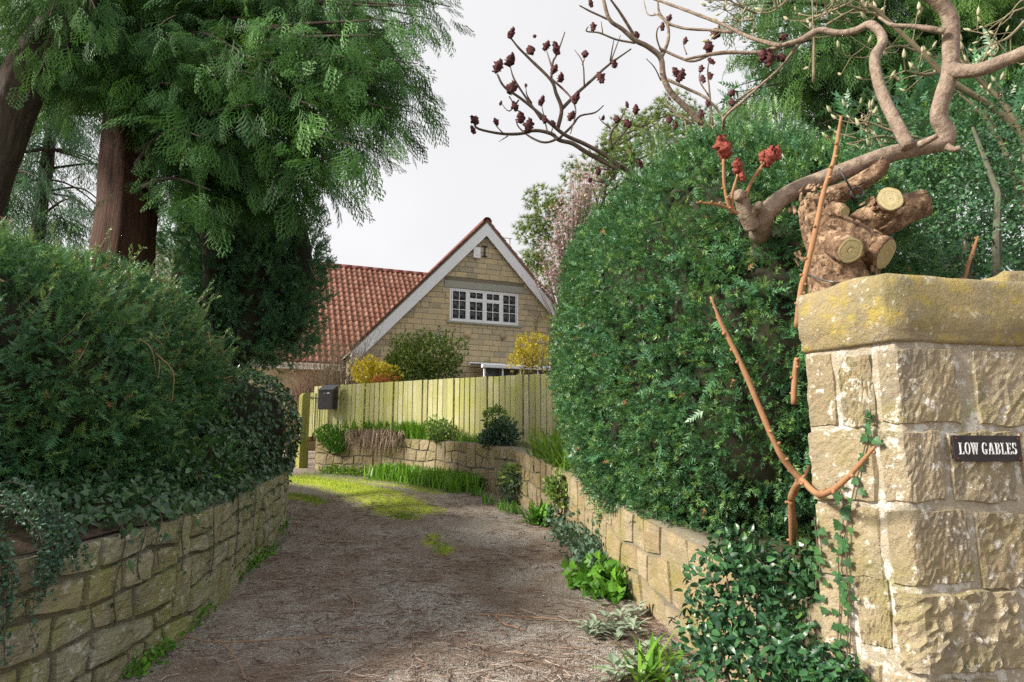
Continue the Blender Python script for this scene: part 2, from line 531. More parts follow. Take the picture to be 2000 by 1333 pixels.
# left bank: behind the left wall, rising into the garden
sy = np.r_[np.linspace(1.2, 14, 44)]
off = np.array([.03, .2, .5, 1.0, 2.0, 4.0, 9, 30, 120])
V = []
for y in sy:
    w = float(l_height(y)); g = float(gz(0, y))
    for o in off:
        z = g + w - .088 + .42 * (1 - math.exp(-o / .9)) + .05 * min(o, 10)
        V.append((float(lx(y)) - o, y + (0 if o < 10 else (y - 8) * (o / 15)), z))
V = np.array(V); V[:, 2] += .05 * noise3(V, 1.7, 2)
no = len(off)
I, J = np.meshgrid(np.arange(len(sy) - 1), np.arange(no - 1), indexing='ij')
F = np.stack([I * no + J, (I + 1) * no + J, (I + 1) * no + J + 1, I * no + J + 1], -1).reshape(-1, 4)
kind(mk("left_garden_bank_terrain", V, F, M_soil, smooth=True), "structure")

# right bank: behind the right wall and under the fence, up to the house
ss = np.linspace(0, RPATH.S, 50)
pp, nn = RPATH.at(ss)
off = np.array([.12, .3, .6, 1.2, 3, 8, 20, 60])
V = []
for s, p, n in zip(ss, pp, nn):
    g = float(gz(0, p[1])); w = float(r_height(s))
    for o in off:
        x, y = p[0] - n[0] * o, p[1] - n[1] * o
        V.append((x, y, g + w - .07 + .10 * (1 - math.exp(-o)) + .02 * min(o, 12)))
V = np.array(V); V[:, 2] += .03 * noise3(V, 1.7, 4)
no = len(off)
I, J = np.meshgrid(np.arange(len(ss) - 1), np.arange(no - 1), indexing='ij')
F = np.stack([I * no + J, (I + 1) * no + J, (I + 1) * no + J + 1, I * no + J + 1], -1).reshape(-1, 4)
kind(mk("right_garden_bank_terrain", V, F, M_soil, smooth=True), "structure")

# ------------------------------------------------------------------ stone walling
def path_point(path, base, height, s, t, d):
    pos, n = path.at(s)
    xy = pos + n * d[..., None]
    z = base(s, pos[..., 1]) + t * height(s, pos[..., 1])
    return np.concatenate([xy, z[..., None]], -1)

def stone_grid(fn, c, proud, seed, nu=6, nv=5, rough=.012, rnd=.05, nscale=9.0, back=.05, rag=.006):
    """one dressed-faced stone. c: four (s, t) corners BL BR TR TL; fn(s, t, d) -> points"""
    a = np.r_[-1, np.linspace(-.955, .955, nu - 2), 1]; b = np.r_[-1, np.linspace(-.94, .94, nv - 2), 1]
    A, B = np.meshgrid(a, b, indexing='ij')
    A2 = A * np.sqrt(1 - rnd * B ** 2 * .5); B2 = B * np.sqrt(1 - rnd * A ** 2 * .5)
    u, v = (A2 + 1) / 2, (B2 + 1) / 2
    c = np.asarray(c, float)
    st = ((1 - u) * (1 - v))[..., None] * c[0] + (u * (1 - v))[..., None] * c[1] + (u * v)[..., None] * c[2] + ((1 - u) * v)[..., None] * c[3]
    rs = np.stack([st[..., 0] * 21 + seed, st[..., 1] * 21, np.full(A.shape, 2.0 * seed)], -1)
    st = st + np.stack([noise3(rs, 1.0, 1), noise3(rs, 1.0, 3) * .8], -1) * rag
    edge = (1 - np.abs(A) ** 16) * (1 - np.abs(B) ** 16)
    q = np.stack([st[..., 0] * nscale, st[..., 1] * nscale, np.full(A.shape, seed * 3.1)], -1)
    d = proud * edge ** .25 + rough * noise3(q, 1.0, seed % 4) * (.35 + .65 * edge)
    d = d + np.random.default_rng(seed).normal(size=d.shape) * rough * .28
    rim = (np.abs(A) > .999) | (np.abs(B) > .999)
    d = np.where(rim, -back, d)
    V = fn(st[..., 0], st[..., 1], d).reshape(-1, 3)
    # second ring: the arris, right above the rim
    i, j = np.meshgrid(np.arange(nu - 1), np.arange(nv - 1), indexing='ij')
    F = np.stack([i * nv + j, (i + 1) * nv + j, (i + 1) * nv + j + 1, i * nv + j + 1], -1).reshape(-1, 4)
    return V, F, np.ones(F.shape[0], bool)

def rubble(parent, path, s0, s1, base, height, rows, lens, joint, proud, mat, seed, tilt=.05, wav=.22, dbl=.16, flip=False, nu=6, nv=5, rough=.012, row_w=None):
    r = np.random.default_rng(seed)
    w = np.ones(rows) if row_w is None else np.asarray(row_w, float)
    tl = np.r_[0, np.cumsum(w) / w.sum()]
    amp = wav / rows
    def line(k, s):
        if k == 0 or k == rows: return np.full_like(np.asarray(s, float), tl[k])
        return tl[k] + amp * (np.sin(s * 3.1 + k * 2.3 + seed) * .6 + np.sin(s * 7.7 + k * 5.1) * .4)
    fn = lambda s, t, d: path_point(path, base, height, s, t, d)
    reserved = {k: [] for k in range(rows + 1)}
    count = 0
    for k in range(rows):
        res = sorted(reserved[k]); spans = []; a = s0
        for q0, q1 in res + [(s1, s1)]:
            if q0 - a > .02:
                L = q0 - a; cuts = [a]
                while q0 - cuts[-1] > lens[1] * 1.25:
                    cuts.append(cuts[-1] + r.uniform(*lens))
                rest = q0 - cuts[-1]
                if len(cuts) > 1 and rest < lens[0] * .6: cuts[-1] = (cuts[-2] + q0) / 2
                cuts.append(q0)
                spans += list(zip(cuts[:-1], cuts[1:]))
            a = q1
        fixed = {round(x, 4) for q in res for x in q} | {round(s0, 4), round(s1, 4)}
        jit = {}
        for q0, q1 in spans:
            for x in (q0, q1):
                jit.setdefault(round(x, 4), 0 if round(x, 4) in fixed else r.uniform(-tilt, tilt))
        for q0, q1 in spans:
            top = k + 1
            if k < rows - 1 and q1 - q0 < lens[1] * .8 and r.random() < dbl:
                top = k + 2; reserved[k + 1].append((q0, q1))
                jb = jt = (0, 0)
                jit[round(q0, 4)] = jit[round(q1, 4)] = 0
            j0, j1 = jit[round(q0, 4)], jit[round(q1, 4)]
            g = joint / 2
            sb0, sb1, st0, st1 = q0 - j0 + g, q1 - j1 - g, q0 + j0 + g, q1 + j1 - g
            hh = float(height(np.array(q0), np.array(path.at(q0)[0][1])))
            gt = g / hh
            dr = r.uniform(-.25, .25) * gt * 2
            c = [(sb0, line(k, sb0) + gt + dr), (sb1, line(k, sb1) + gt - dr), (st1, line(top, st1) - gt), (st0, line(top, st0) - gt)]
            V, F, fl = stone_grid(fn, c, proud * r.uniform(.5, 1.4), count + seed * 7, nu, nv, rough)
            if flip: F = F[:, ::-1]
            mk("stone", V, F, mat, parent, flat=fl)
            count += 1
    return count

def wall_core(parent, path, s0, s1, base, height, thick, mat, flip=False, n=60, name="mortar_bed"):
    s = np.linspace(s0, s1, n)
    rowsV = []
    for d, t in ((0, 0), (0, .5), (0, 1), (-thick, 1), (-thick, 0)):
        dd = np.full(n, d) if d == 0 else np.full(n, -thick)
        rowsV.append(path_point(path, base, height, s, np.full(n, t - (.01 if t == 1 else 0)), dd))
    V = np.stack(rowsV, 1); m = V.shape[1]
    V[..., :] = V
    i, j = np.meshgrid(np.arange(n - 1), np.arange(m - 1), indexing='ij')
    F = np.stack([i * m + j, (i + 1) * m + j, (i + 1) * m + j + 1, i * m + j + 1], -1).reshape(-1, 4)
    if flip: F = F[:, ::-1]
    return mk(name, V.reshape(-1, 3), F, mat, parent)

lwall = thing("garden_wall", "mossy coursed sandstone retaining wall curving under the hedge and ivy", "wall", (-2.7, 5, .1))
lb = lambda s, y: gz(0, y) - .06
lh = lambda s, y: l_height(y)
sa, sb = LPATH.s_of_y(2.6), LPATH.s_of_y(13.6)
wall_core(lwall, LPATH, sa - 1, sb + 3, lb, lh, .35, M_mortar)
rubble(lwall, LPATH, sa, sb, lb, lh, 5, (.20, .46), .024, .034, M_stone_left, 5, tilt=.022, wav=.20, nu=9, nv=8, rough=.016, row_w=[1.1, 1, 1.15, .9, .95])

rwall = thing("garden_wall", "honey coloured rubble retaining wall below the fence and the clipped yew", "wall", (.8, 8.5, .5))
rb = lambda s, y: gz(0, y) - .06
rh = lambda s, y: np.interp(s, [0, 2, 5, 9, RPATH.S], [.84, .82, .84, .93, .88])
wall_core(rwall, RPATH, 0.05, RPATH.S, rb, rh, .35, M_mortar, flip=True)
rubble(rwall, RPATH, .08, 6.5, rb, rh, 3, (.22, .55), .014, .022, M_stone_right, 9, tilt=.04, flip=True, nu=7, nv=6, dbl=.3, rough=.012)
rubble(rwall, RPATH, 6.5, RPATH.S - .02, rb, rh, 4, (.20, .42), .020, .028, M_stone_right, 11, tilt=.04, flip=True, nu=7, nv=6, dbl=.22, rough=.014)
# ------------------------------------------------------------------ gate pier with the house name
PC = P(1768, 900, 3.00)[:2]; PL = P(1588, 900, 3.36)[:2]; PR = PC + nrm((.6, .12)) * 1.7
PB = PL + nrm((.62, .52)) * 1.3
corner = [PB, PL + nrm(PB - PL) * .05, PL, PL + (PC - PL) * .04, PL + (PC - PL) * .95, PC, PC + nrm(PR - PC) * .03, PR]
PPATH = Path(np.array(corner), n=1, side=1)
t_ = nrm(np.diff(PPATH.p, axis=0)); vn = np.c_[t_[:, 1], -t_[:, 0]]
PPATH.nn = nrm(np.vstack([vn[0], (vn[:-1] + vn[1:]) / 2, vn[-1]]))
if PPATH.nn[4] @ (-PC) < 0: PPATH.nn = -PPATH.nn
sL, sC = PPATH.s[2], PPATH.s[5]
PZ0, PZ1 = -.12, 2.055
pb = lambda s, y: np.full(np.shape(s), PZ0)
ph = lambda s, y: np.full(np.shape(s), PZ1 - PZ0)
pfn = lambda s, t, d: path_point(PPATH, pb, ph, s, t, d)

def on_face(u, v, left):
    """pixel -> (s, z) on one of the two seen faces of the pier"""
    r = ray(u, v); a, b = (PL, PC) if left else (PC, PR)
    d = nrm(b - a); n = np.array((d[1], -d[0]))
    k = (a @ n) / (r[:2] @ n)
    p = np.array((0, 0, EYE)) + r * k
    return (sL if left else sC) + (p[:2] - a) @ d, p[2]

pier = thing("gate_pier", "weathered stone gate pier carrying the house name plate", "gate pier", (1.75, 3.3, -.1))
V = []; sres = np.r_[np.linspace(0, PPATH.S, 120), sL, sC]; sres.sort()
tz = np.linspace(0, 1, 40)
A, B = np.meshgrid(sres, tz, indexing='ij')
d = -.004 + .008 * noise3(np.stack([A * 16, B * 34, A * 0], -1), 1.0, 2)
V = pfn(A, B, d)
n0, n1 = len(sres), len(tz)
i, j = np.meshgrid(np.arange(n0 - 1), np.arange(n1 - 1), indexing='ij')
F = np.stack([i * n1 + j, (i + 1) * n1 + j, (i + 1) * n1 + j + 1, i * n1 + j + 1], -1).reshape(-1, 4)
mk("mortar_bed", V.reshape(-1, 3), F, M_pier_mortar, pier, smooth=True)

def pier_stone(s0, s1, z0, z1, seed, proud=.016, rough=.006, nu=22, nv=18, sk=0.0):
    t0, t1 = (z0 - PZ0) / (PZ1 - PZ0), (z1 - PZ0) / (PZ1 - PZ0)
    c = [(s0 + sk, t0), (s1, t0 + sk * .1), (s1 - sk, t1), (s0, t1 - sk * .1)]
    V, F, fl = stone_grid(pfn, c, proud, seed, nu, nv, rough, rnd=.05, nscale=24.0, back=.010, rag=.007)
    mk("stone", V, F, M_pier_stone, pier, flat=fl)

def from_px(rect, left, seed, **k):
    x0, x1, y0, y1 = rect
    s0, _ = on_face(x0, (y0 + y1) / 2, left); s1, _ = on_face(x1, (y0 + y1) / 2, left)
    _, z1 = on_face((x0 + x1) / 2, y0, left); _, z0 = on_face((x0 + x1) / 2, y1, left)
    pier_stone(s0, s1, z0, z1, seed, **k)

# far column of the drive face, wrapping the back arris
for sd, (y0, y1, xr, dx) in enumerate([(692, 836, 1634, 0), (841, 978, 1712, 0), (983, 1120, 1726, 0), (1125, 1264, 1668, 0), (1269, 1420, 1728, 0)]):
    s1, _ = on_face(xr, (y0 + y1) / 2, True)
    _, z1 = on_face(1610, y0, True); _, z0 = on_face(1610, y1, True)
    pier_stone(sL - .22 - .05 * (sd % 2), s1, z0, z1, 30 + sd, proud=.008 + .008 * (sd % 2), sk=.006)
from_px((1640, 1708, 694, 836), True, 46, proud=.003, rough=.012)
from_px((1674, 1738, 1127, 1262), True, 47, proud=.004, rough=.010)
# corner stones, wrapped round the near arris
for sd, (y0, y1, xl, xr) in enumerate([(678, 830, 1716, 1872), (838, 984, 1720, 1842), (994, 1148, 1736, 1896), (1158, 1324, 1748, 1996), (1334, 1480, 1740, 1950)]):
    sl, _ = on_face(xl, (y0 + y1) / 2, True); sr, _ = on_face(xr, (y0 + y1) / 2, False)
    _, z1 = on_face(1790, y0, False); _, z0 = on_face(1790, y1, False)
    pier_stone(sl, sr, z0, z1, 50 + sd, proud=.008 + .012 * (sd == 3), rough=.006 + .014 * (sd == 3), nu=30, sk=.004)
# street face
for sd, r_ in enumerate([(1904, 2060, 684, 834), (1854, 1984, 842, 984), (1994, 2110, 842, 988), (1908, 2064, 998, 1150), (2080, 2200, 690, 832), (2080, 2200, 1002, 1146), (2010, 2200, 1164, 1318), (1990, 2200, 1336, 1480)]):
    from_px(r_, False, 70 + sd, rough=.009, proud=.006)
for q in range(7):                                         # the far return of the pier, mostly out of sight
    pier_stone(.02, sL - .3, PZ0 + q * .3, PZ0 + q * .3 + .27, 90 + q, nu=6, nv=5)

def cap_block(name, foot, z0, z1, crown, seed, mat, parent, over=.05, rough=.018):
    """a heavy coping stone on the outline foot (counter-clockwise), rounded towards its top"""
    f = np.asarray(foot, float); m = len(f); pts = []
    for i in range(m):
        for t in np.linspace(0, 1, 16, endpoint=False): pts.append(f[i] * (1 - t) + f[(i + 1) % m] * t)
    pts = np.array(pts); c = pts.mean(0); n = len(pts)
    prof = [(-.03, 0), (0, 0), (over * .5, .01), (over * .8, .05), (over * .75, .18), (over * 1.1, .24), (over * 1.1, .45), (over, .65), (over * .98, .84), (over * .85, .93), (over * .3, .98), (-.05, 1.0), (-.14, 1.03), (-.26, 1.06)]
    V = []
    for o, h in prof:
        q = pts + nrm(pts - c) * o
        z = z0 + (z1 - z0) * h + (crown(q) if h > .5 else 0) * max(0, (h - .5) * 2)
        V.append(np.c_[q, np.broadcast_to(z, (n,))])
    V.append(np.c_[pts * .35 + c * .65, z0 + (z1 - z0) * 1.05 + crown(pts)])
    V = np.concatenate(V)
    ctr = np.array((*c, V[:, 2].mean()))
    V = V + nrm(V - ctr) * ((noise3(V, 9, seed) * rough + noise3(V, 26, seed + 1) * rough * .5)[:, None])
    L = len(prof) + 1
    F = [[l * n + i, l * n + (i + 1) % n, (l + 1) * n + (i + 1) % n, (l + 1) * n + i] for l in range(L - 1) for i in range(n)]
    F.append([(L - 1) * n + i for i in range(n)])
    F.append([i for i in range(n)][::-1])
    return mk(name, V, F, mat, parent, smooth=True)
back = (PB + PR) / 2 + np.array((.3, .35))
cap_block("cap_stone", [PL, PC, PR, back, PB], PZ1 - .005, 2.355, lambda q: .025 * noise3(np.c_[q, q[:, 0] * 0], 3.0, 1), 3, M_cap, pier, over=.03, rough=.012)
bs = P(1998, 560, 3.55)[:2]
cap_block("coping_stone", [bs + (-.16, -.1), bs + (.5, -.05), bs + (.5, .4), bs + (-.12, .35)], 2.30, 2.50, lambda q: .02 * noise3(np.c_[q, q[:, 0] * 0], 5.0, 2), 5, M_cap, pier, over=.03)

# name plate
M_plate = plain("tarnished_bronze", (.040, .032, .036), .45, .5, .5, var=.5, scale=30)
M_letter = plain("white_enamel", (.78, .78, .80), .5, .4, var=.08)
M_screw = plain("rusty_screw", (.16, .05, .03), .7, .3, .3)
d2 = nrm(PR - PC); n2 = np.array((d2[1], -d2[0]))
if n2 @ (-PC) < 0: n2 = -n2
sa_, za = on_face(1853, 902, False); sb_, zb = on_face(1979, 852, False)
w_, h_ = sb_ - sa_, zb - za
o3 = np.array((*(PC + d2 * (sa_ - sC) + n2 * .024), za))
MX = Matrix(((d2[0], n2[0], 0, o3[0]), (d2[1], n2[1], 0, o3[1]), (0, 0, 1, o3[2]), (0, 0, 0, 1)))
plate = bpy.data.objects.new("name_plate", None); plate.empty_display_size = .1
add(plate, M=MX)
tag(plate, "dark bronze plate lettered LOW GABLES on the gate pier", "name plate")
V, F = bbox(0, w_, 0, .010, 0, h_, .002)
mk("plate", V, F, M_plate, plate, local=True)
def quad_prism(q, y0, y1):
    q = np.asarray(q, float); n = len(q)
    V = np.vstack([np.c_[q[:, 0], np.full(n, y0), q[:, 1]], np.c_[q[:, 0], np.full(n, y1), q[:, 1]]])
    F = [list(range(n, 2 * n))] + [[i, (i + 1) % n, n + (i + 1) % n, n + i] for i in range(n)]
    return V, F
def arcq(cx, cy, rxo, ryo, rxi, ryi, a0, a1, n=14):
    out = []; a = np.radians(np.linspace(a0, a1, n + 1))
    for p, q in zip(a[:-1], a[1:]):
        out.append([(cx + rxo * math.cos(p), cy + ryo * math.sin(p)), (cx + rxo * math.cos(q), cy + ryo * math.sin(q)), (cx + rxi * math.cos(q), cy + ryi * math.sin(q)), (cx + rxi * math.cos(p), cy + ryi * math.sin(p))])
    return out
def R4(x0, x1, y0, y1): return [(x0, y0), (x1, y0), (x1, y1), (x0, y1)]
def D4(xb, xt, w, y0=0.0, y1=1.0): return [(xb, y0), (xb + w, y0), (xt + w, y1), (xt, y1)]
GLY = {
 'L': (.50, [R4(.08, .19, 0, 1), R4(0, .30, .94, 1), R4(0, .48, 0, .07), R4(.42, .48, .07, .24)]),
 'O': (.56, arcq(.28, .5, .28, .52, .17, .46, 0, 360, 22)),
 'W': (.78, [D4(.17, .03, .11), D4(.17, .34, .07), D4(.50, .34, .11), D4(.50, .68, .07), R4(0, .22, .94, 1), R4(.58, .80, .94, 1)]),
 'G': (.58, arcq(.28, .5, .28, .52, .17, .46, 55, 305, 20) + [R4(.36, .50, .04, .42), R4(.28, .56, .38, .44), R4(.42, .48, .72, .95)]),
 'A': (.62, [D4(.02, .25, .06), D4(.42, .24, .15), R4(.12, .48, .30, .36), R4(-.04, .18, 0, .05), R4(.36, .64, 0, .05)]),
 'B': (.54, [R4(.08, .19, 0, 1), R4(0, .28, .94, 1), R4(0, .28, 0, .06), R4(.2, .30, .47, .54)] + arcq(.26, .76, .22, .24, .09, .18, -90, 90) + arcq(.26, .26, .26, .27, .12, .20, -90, 90)),
 'E': (.50, [R4(.08, .19, 0, 1), R4(0, .46, .94, 1), R4(0, .48, 0, .06), R4(.2, .36, .47, .53), R4(.40, .46, .78, .95), R4(.42, .48, .06, .24), R4(.32, .37, .40, .61)]),
 'S': (.48, arcq(.23, .74, .22, .27, .10, .20, 30, 270) + arcq(.23, .26, .24, .27, .12, .20, -150, 90) + [R4(.37, .42, .72, .98), R4(0, .05, .02, .28)]),
}
lh_ = h_ * .44
tot = sum(GLY[c][0] + .12 if c != ' ' else .30 for c in "LOW GABLES")
ux = w_ * .86 / tot; x = w_ * .075
for c in "LOW GABLES":
    if c == ' ':
        x += .30 * ux; continue
    adv, qs = GLY[c]
    V, F = merge([quad_prism([(x + px * ux, h_ * .28 + py * lh_) for px, py in q], .008, .0135) for q in qs])
    mk("letter", V, F, M_letter, plate, local=True)
    x += (adv + .12) * ux
for fx, fz in ((.045, .12), (.955, .12), (.045, .88), (.955, .88)):
    V, F = tube([(fx * w_, .008, fz * h_), (fx * w_, .014, fz * h_)], .0045, 8)
    mk("screw", V, F, M_screw, plate, local=True)

# ------------------------------------------------------------------ the house
HA = P(948, 440, 24.5); HROT = math.radians(21.5)
HG = 1.75
house = thing("house", "sandstone house with red pantile roof and white bargeboards on its gable", "house", (HA[0], HA[1], HG), HROT)
HH = HA[2] - HG                                              # apex above the house foot
TP = math.tan(math.radians(47.0))
M_white = plain("white_gloss_paint", (.84, .86, .89), .45, .4, var=.05, scale=3)
M_upvc = plain("white_window_frame", (.86, .87, .89), .35, .5, var=.03)
Minv = np.array(WM[house.name].inverted())
def HP(u, v, depth=0.0):
    """pixel -> house-local point on the plane y = depth (parallel to the gable)"""
    o = Minv[:3, :3] @ np.array((0, 0, EYE)) + Minv[:3, 3]; r = Minv[:3, :3] @ ray(u, v)
    return o + r * ((depth - o[1]) / r[1])
def clip(poly, a, b, c):
    """keep a*x + b*z <= c"""
    out = []
    for i in range(len(poly)):
        p, q = poly[i], poly[(i + 1) % len(poly)]
        fp, fq = a * p[0] + b * p[1] - c, a * q[0] + b * q[1] - c
        if fp <= 0: out.append(p)
        if fp * fq < 0:
            t = fp / (fp - fq); out.append((p[0] + (q[0] - p[0]) * t, p[1] + (q[1] - p[1]) * t))
    return out
w0 = HP(878, 596)[0]; w1 = HP(1013, 603)[0]; wz1 = HP(945, 568)[2]; wz0 = HP(945, 632)[2]
gl, gr = -4.6, 4.6
hz = HH - .02
core = [(gl, 0), (gr, 0), (gr, hz - gr * TP), (0, hz), (gl, hz + gl * TP)]
core = [(x, max(z, 0)) for x, z in core]
# wall behind the facing stones, with the window opening left out
cp = []
for (xa, xb, za_, zb_) in ((gl, w0, 0, 99), (w1, gr, 0, 99), (w0, w1, 0, wz0), (w0, w1, wz1, 99)):
    q = clip(clip(clip(clip(core, -1, 0, -xa), 1, 0, xb), 0, -1, -za_), 0, 1, zb_)
    if len(q) > 2:
        V, F = quad_prism(q, .30, 0.0); cp.append((V, F))
V, F = merge(cp)
gable = mk("gable_wall", V, F, M_house_mortar, house, local=True)
r = np.random.default_rng(21)
ch = (wz1 - wz0) / 6.0
lint_z = wz1 + .26
k0 = int(math.ceil(wz0 / ch)); zb_ = wz0 - k0 * ch
z = wz0 - 17 * ch; row = 0
ns = 0
while z < HH:
    z1_ = z + ch
    half = (HH - z) / TP
    x = -min(half, 4.6) + r.uniform(-.3, 0)
    while x < min(half, 4.6):
        L = r.uniform(.30, .56)
        segs = [(x, x + L)]
        if z + .01 < wz1 and z1_ - .01 > wz0:                 # beside the window
            segs = [(a, min(b, w0)) for a, b in segs if a < w0 - .05] + [(max(a, w1), b) for a, b in segs if b > w1 + .05]
        elif wz1 - .01 <= z < lint_z - .02:                   # beside the lintel
            segs = [(a, min(b, w0 - .22)) for a, b in segs if a < w0 - .3] + [(max(a, w1 + .22), b) for a, b in segs if b > w1 + .3]
        for a, b in segs:
            g = .006
            q = [(a + g, z + g), (b - g, z + g), (b - g, z1_ - g), (a + g, z1_ - g)]
            q = clip(clip(clip(clip(q, TP, 1, HH - .22), -TP, 1, HH - .22), 1, 0, gr), -1, 0, -gl)
            if len(q) < 3 or z1_ < 1.0: continue
            q = np.array(q); c = q.mean(0); qi = c + (q - c) * np.clip(1 - .02 / (np.abs(q - c).max(0) + 1e-6), .5, 1)
            pr = r.uniform(.012, .030); n = len(q)
            V = np.vstack([np.c_[q[:, 0], np.full(n, .01), q[:, 1]], np.c_[q[:, 0], np.full(n, -pr + .008), q[:, 1]], np.c_[qi[:, 0], np.full(n, -pr) + r.uniform(-.004, .004, n), qi[:, 1]]])
            F = [list(range(2 * n, 3 * n))] + [[k_ * n + i, k_ * n + (i + 1) % n, (k_ + 1) * n + (i + 1) % n, (k_ + 1) * n + i] for k_ in (0, 1) for i in range(n)]
            mk("stone", V, F, M_house_stone, gable, local=True); ns += 1
        x += L
    z = z1_; row += 1
# lintel, sill, corbels, slit vent
V, F = bbox(w0 - .21, w1 + .21, -.035, .1, wz1 + .004, lint_z - .004, .01); mk("lintel", V, F, M_grey_lintel, gable, local=True)
V, F = bbox(w0 - .10, w1 + .10, -.09, .1, wz0 - .075, wz0 - .004, .008); mk("sill", V, F, M_grey_lintel, gable, local=True)
for u, v in ((912, 655), (982, 658)):
    c = HP(u, v)
    V, F = tube([(c[0], .05, c[2]), (c[0], -.1, c[2] + .01), (c[0], -.16, c[2] - .01)], [.13, .12, .07], 8, rough=.015)
    mk("corbel_stone", V, F, M_house_stone, gable, smooth=True, local=True)
c = HP(946, 492); V, F = merge([bbox(c[0] - .03, c[0] + .03, -.05, 0, c[2] - .17, c[2] + .17, .004), bbox(c[0] - .09, c[0] + .09, -.065, 0, c[2] + .17, c[2] + .21, .004), bbox(c[0] - .09, c[0] + .09, -.065, 0, c[2] - .21, c[2] - .17, .004)])
mk("wall_tie", V, F, plain("dark_iron", (.05, .045, .04), .7, .3), gable, local=True)
# burglar alarm box
c = HP(930, 495)
V, F = merge([quad_prism([(c[0] - .13, c[2] - .2), (c[0] + .13, c[2] - .2), (c[0] + .13, c[2] + .2), (c[0] - .13, c[2] + .2)], -.02, -.12), bbox(c[0] - .05, c[0] + .05, -.135, -.115, c[2] - .12, c[2] + .13, .01)])
ab = mk("alarm_box", V, F, M_upvc, house, local=True); ab["label"] = "white burglar alarm box high on the gable"
# window: frame, sashes, panes, curtain
win = bpy.data.objects.new("window", None); win.empty_display_size = .2; add(win, house)
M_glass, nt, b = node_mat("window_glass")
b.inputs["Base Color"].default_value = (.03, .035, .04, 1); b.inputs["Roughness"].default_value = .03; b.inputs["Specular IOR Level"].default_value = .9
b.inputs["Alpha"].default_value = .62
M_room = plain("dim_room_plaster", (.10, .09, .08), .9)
M_curtain = plain("pale_curtain", (.42, .40, .38), .9, var=.25, scale=9)
gw = (w1 - w0); ft = .075
yf0, yf1 = .0, .07
parts = [bbox(w0, w1, yf0, yf1, wz0, wz0 + ft, .008), bbox(w0, w1, yf0, yf1, wz1 - ft, wz1, .008), bbox(w0, w0 + ft, yf0 + .001, yf1, wz0 + ft, wz1 - ft, .008), bbox(w1 - ft, w1, yf0 + .001, yf1, wz0 + ft, wz1 - ft, .008)]
lights = np.linspace(w0 + ft * .6, w1 - ft * .6, 5)
for x in lights[1:-1]: parts.append(bbox(x - .045, x + .045, yf0 + .002, yf1, wz0 + ft, wz1 - ft, .008))
V, F = merge(parts); mk("frame", V, F, M_upvc, win, local=True)
zt = wz0 + (wz1 - wz0) * .68
for k in range(4):
    a, b_ = lights[k] + .045, lights[k + 1] - .045
    z0_, z1_ = wz0 + ft, wz1 - ft
    bars, cells = [], []
    def sash(za2, zb2, ncol, nrow):
        t = .035
        bars.extend([bbox(a, b_, .006, .05, za2, za2 + t, .004), bbox(a, b_, .006, .05, zb2 - t, zb2, .004), bbox(a, a + t, .007, .05, za2 + t, zb2 - t, .004), bbox(b_ - t, b_, .007, .05, za2 + t, zb2 - t, .004)])
        xs_ = np.linspace(a + t, b_ - t, ncol + 1); zs_ = np.linspace(za2 + t, zb2 - t, nrow + 1)
        for x in xs_[1:-1]: bars.append(bbox(x - .012, x + .012, .012, .04, za2 + t, zb2 - t, .003))
        for zz in zs_[1:-1]: bars.append(bbox(a + t, b_ - t, .013, .039, zz - .012, zz + .012, .003))
        for i in range(ncol):
            for j in range(nrow): cells.append((xs_[i], xs_[i + 1], zs_[j], zs_[j + 1]))
    if k in (1, 2):
        sash(z0_, zt - .03, 2, 2); sash(zt + .03, z1_, 2, 1)
        bars.append(bbox(a, b_, .002, .06, zt - .03, zt + .03, .004))
    else:
        sash(z0_, z1_, 2, 3)
    V, F = merge(bars); mk("sash", V, F, M_upvc, win, local=True)
    for (xa, xb, za2, zb2) in cells:
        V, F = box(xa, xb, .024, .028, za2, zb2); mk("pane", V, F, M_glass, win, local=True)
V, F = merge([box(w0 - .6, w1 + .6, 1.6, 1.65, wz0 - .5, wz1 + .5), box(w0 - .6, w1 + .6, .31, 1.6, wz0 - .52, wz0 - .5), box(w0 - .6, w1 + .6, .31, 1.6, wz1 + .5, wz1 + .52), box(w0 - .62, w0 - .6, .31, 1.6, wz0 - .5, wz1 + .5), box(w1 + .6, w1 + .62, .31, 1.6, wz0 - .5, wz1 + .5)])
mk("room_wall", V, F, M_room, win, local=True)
for xa, xb in ((w0 + .02, w0 + .38), (w1 - .62, w1 - .02)):
    xx = np.linspace(xa, xb, 40); yy = .14 + .03 * np.sin((xx - xa) * 60)
    V = np.r_[np.c_[xx, yy, np.full(40, wz0 - .02)], np.c_[xx, yy, np.full(40, wz1 + .02)]]
    F = np.array([[i, i + 1, 41 + i, 40 + i] for i in range(39)])
    mk("curtain", V, F, M_curtain, win, smooth=True, local=True)

# bargeboards: one each side, mitred at the top
bd = .49
for sgn, xe in ((-1, 4.72), (1, 4.75)):
    q = [(0, HH + .03), (sgn * xe, HH + .03 - xe * TP), (sgn * xe, HH + .03 - xe * TP - bd), (0, HH + .03 - bd)]
    if sgn > 0: q = q[::-1]
    V, F = quad_prism(q, -.13, -.175)
    V2, F2 = quad_prism([(x, z_ + (.0 if i in (0, 1) else 0)) for i, (x, z_) in enumerate(q)], -.13, -.13)
    mk("bargeboard", V, F, M_white, house, local=True)
    q2 = [(sgn * .03, HH - .07 - .03 * TP), (sgn * xe, HH - .07 - xe * TP), (sgn * xe, HH - .12 - xe * TP), (sgn * .03, HH - .12 - .03 * TP)]
    if sgn > 0: q2 = q2[::-1]
    V, F = quad_prism(q2, .05, -.128); mk("soffit", V, F, M_white, house, local=True)
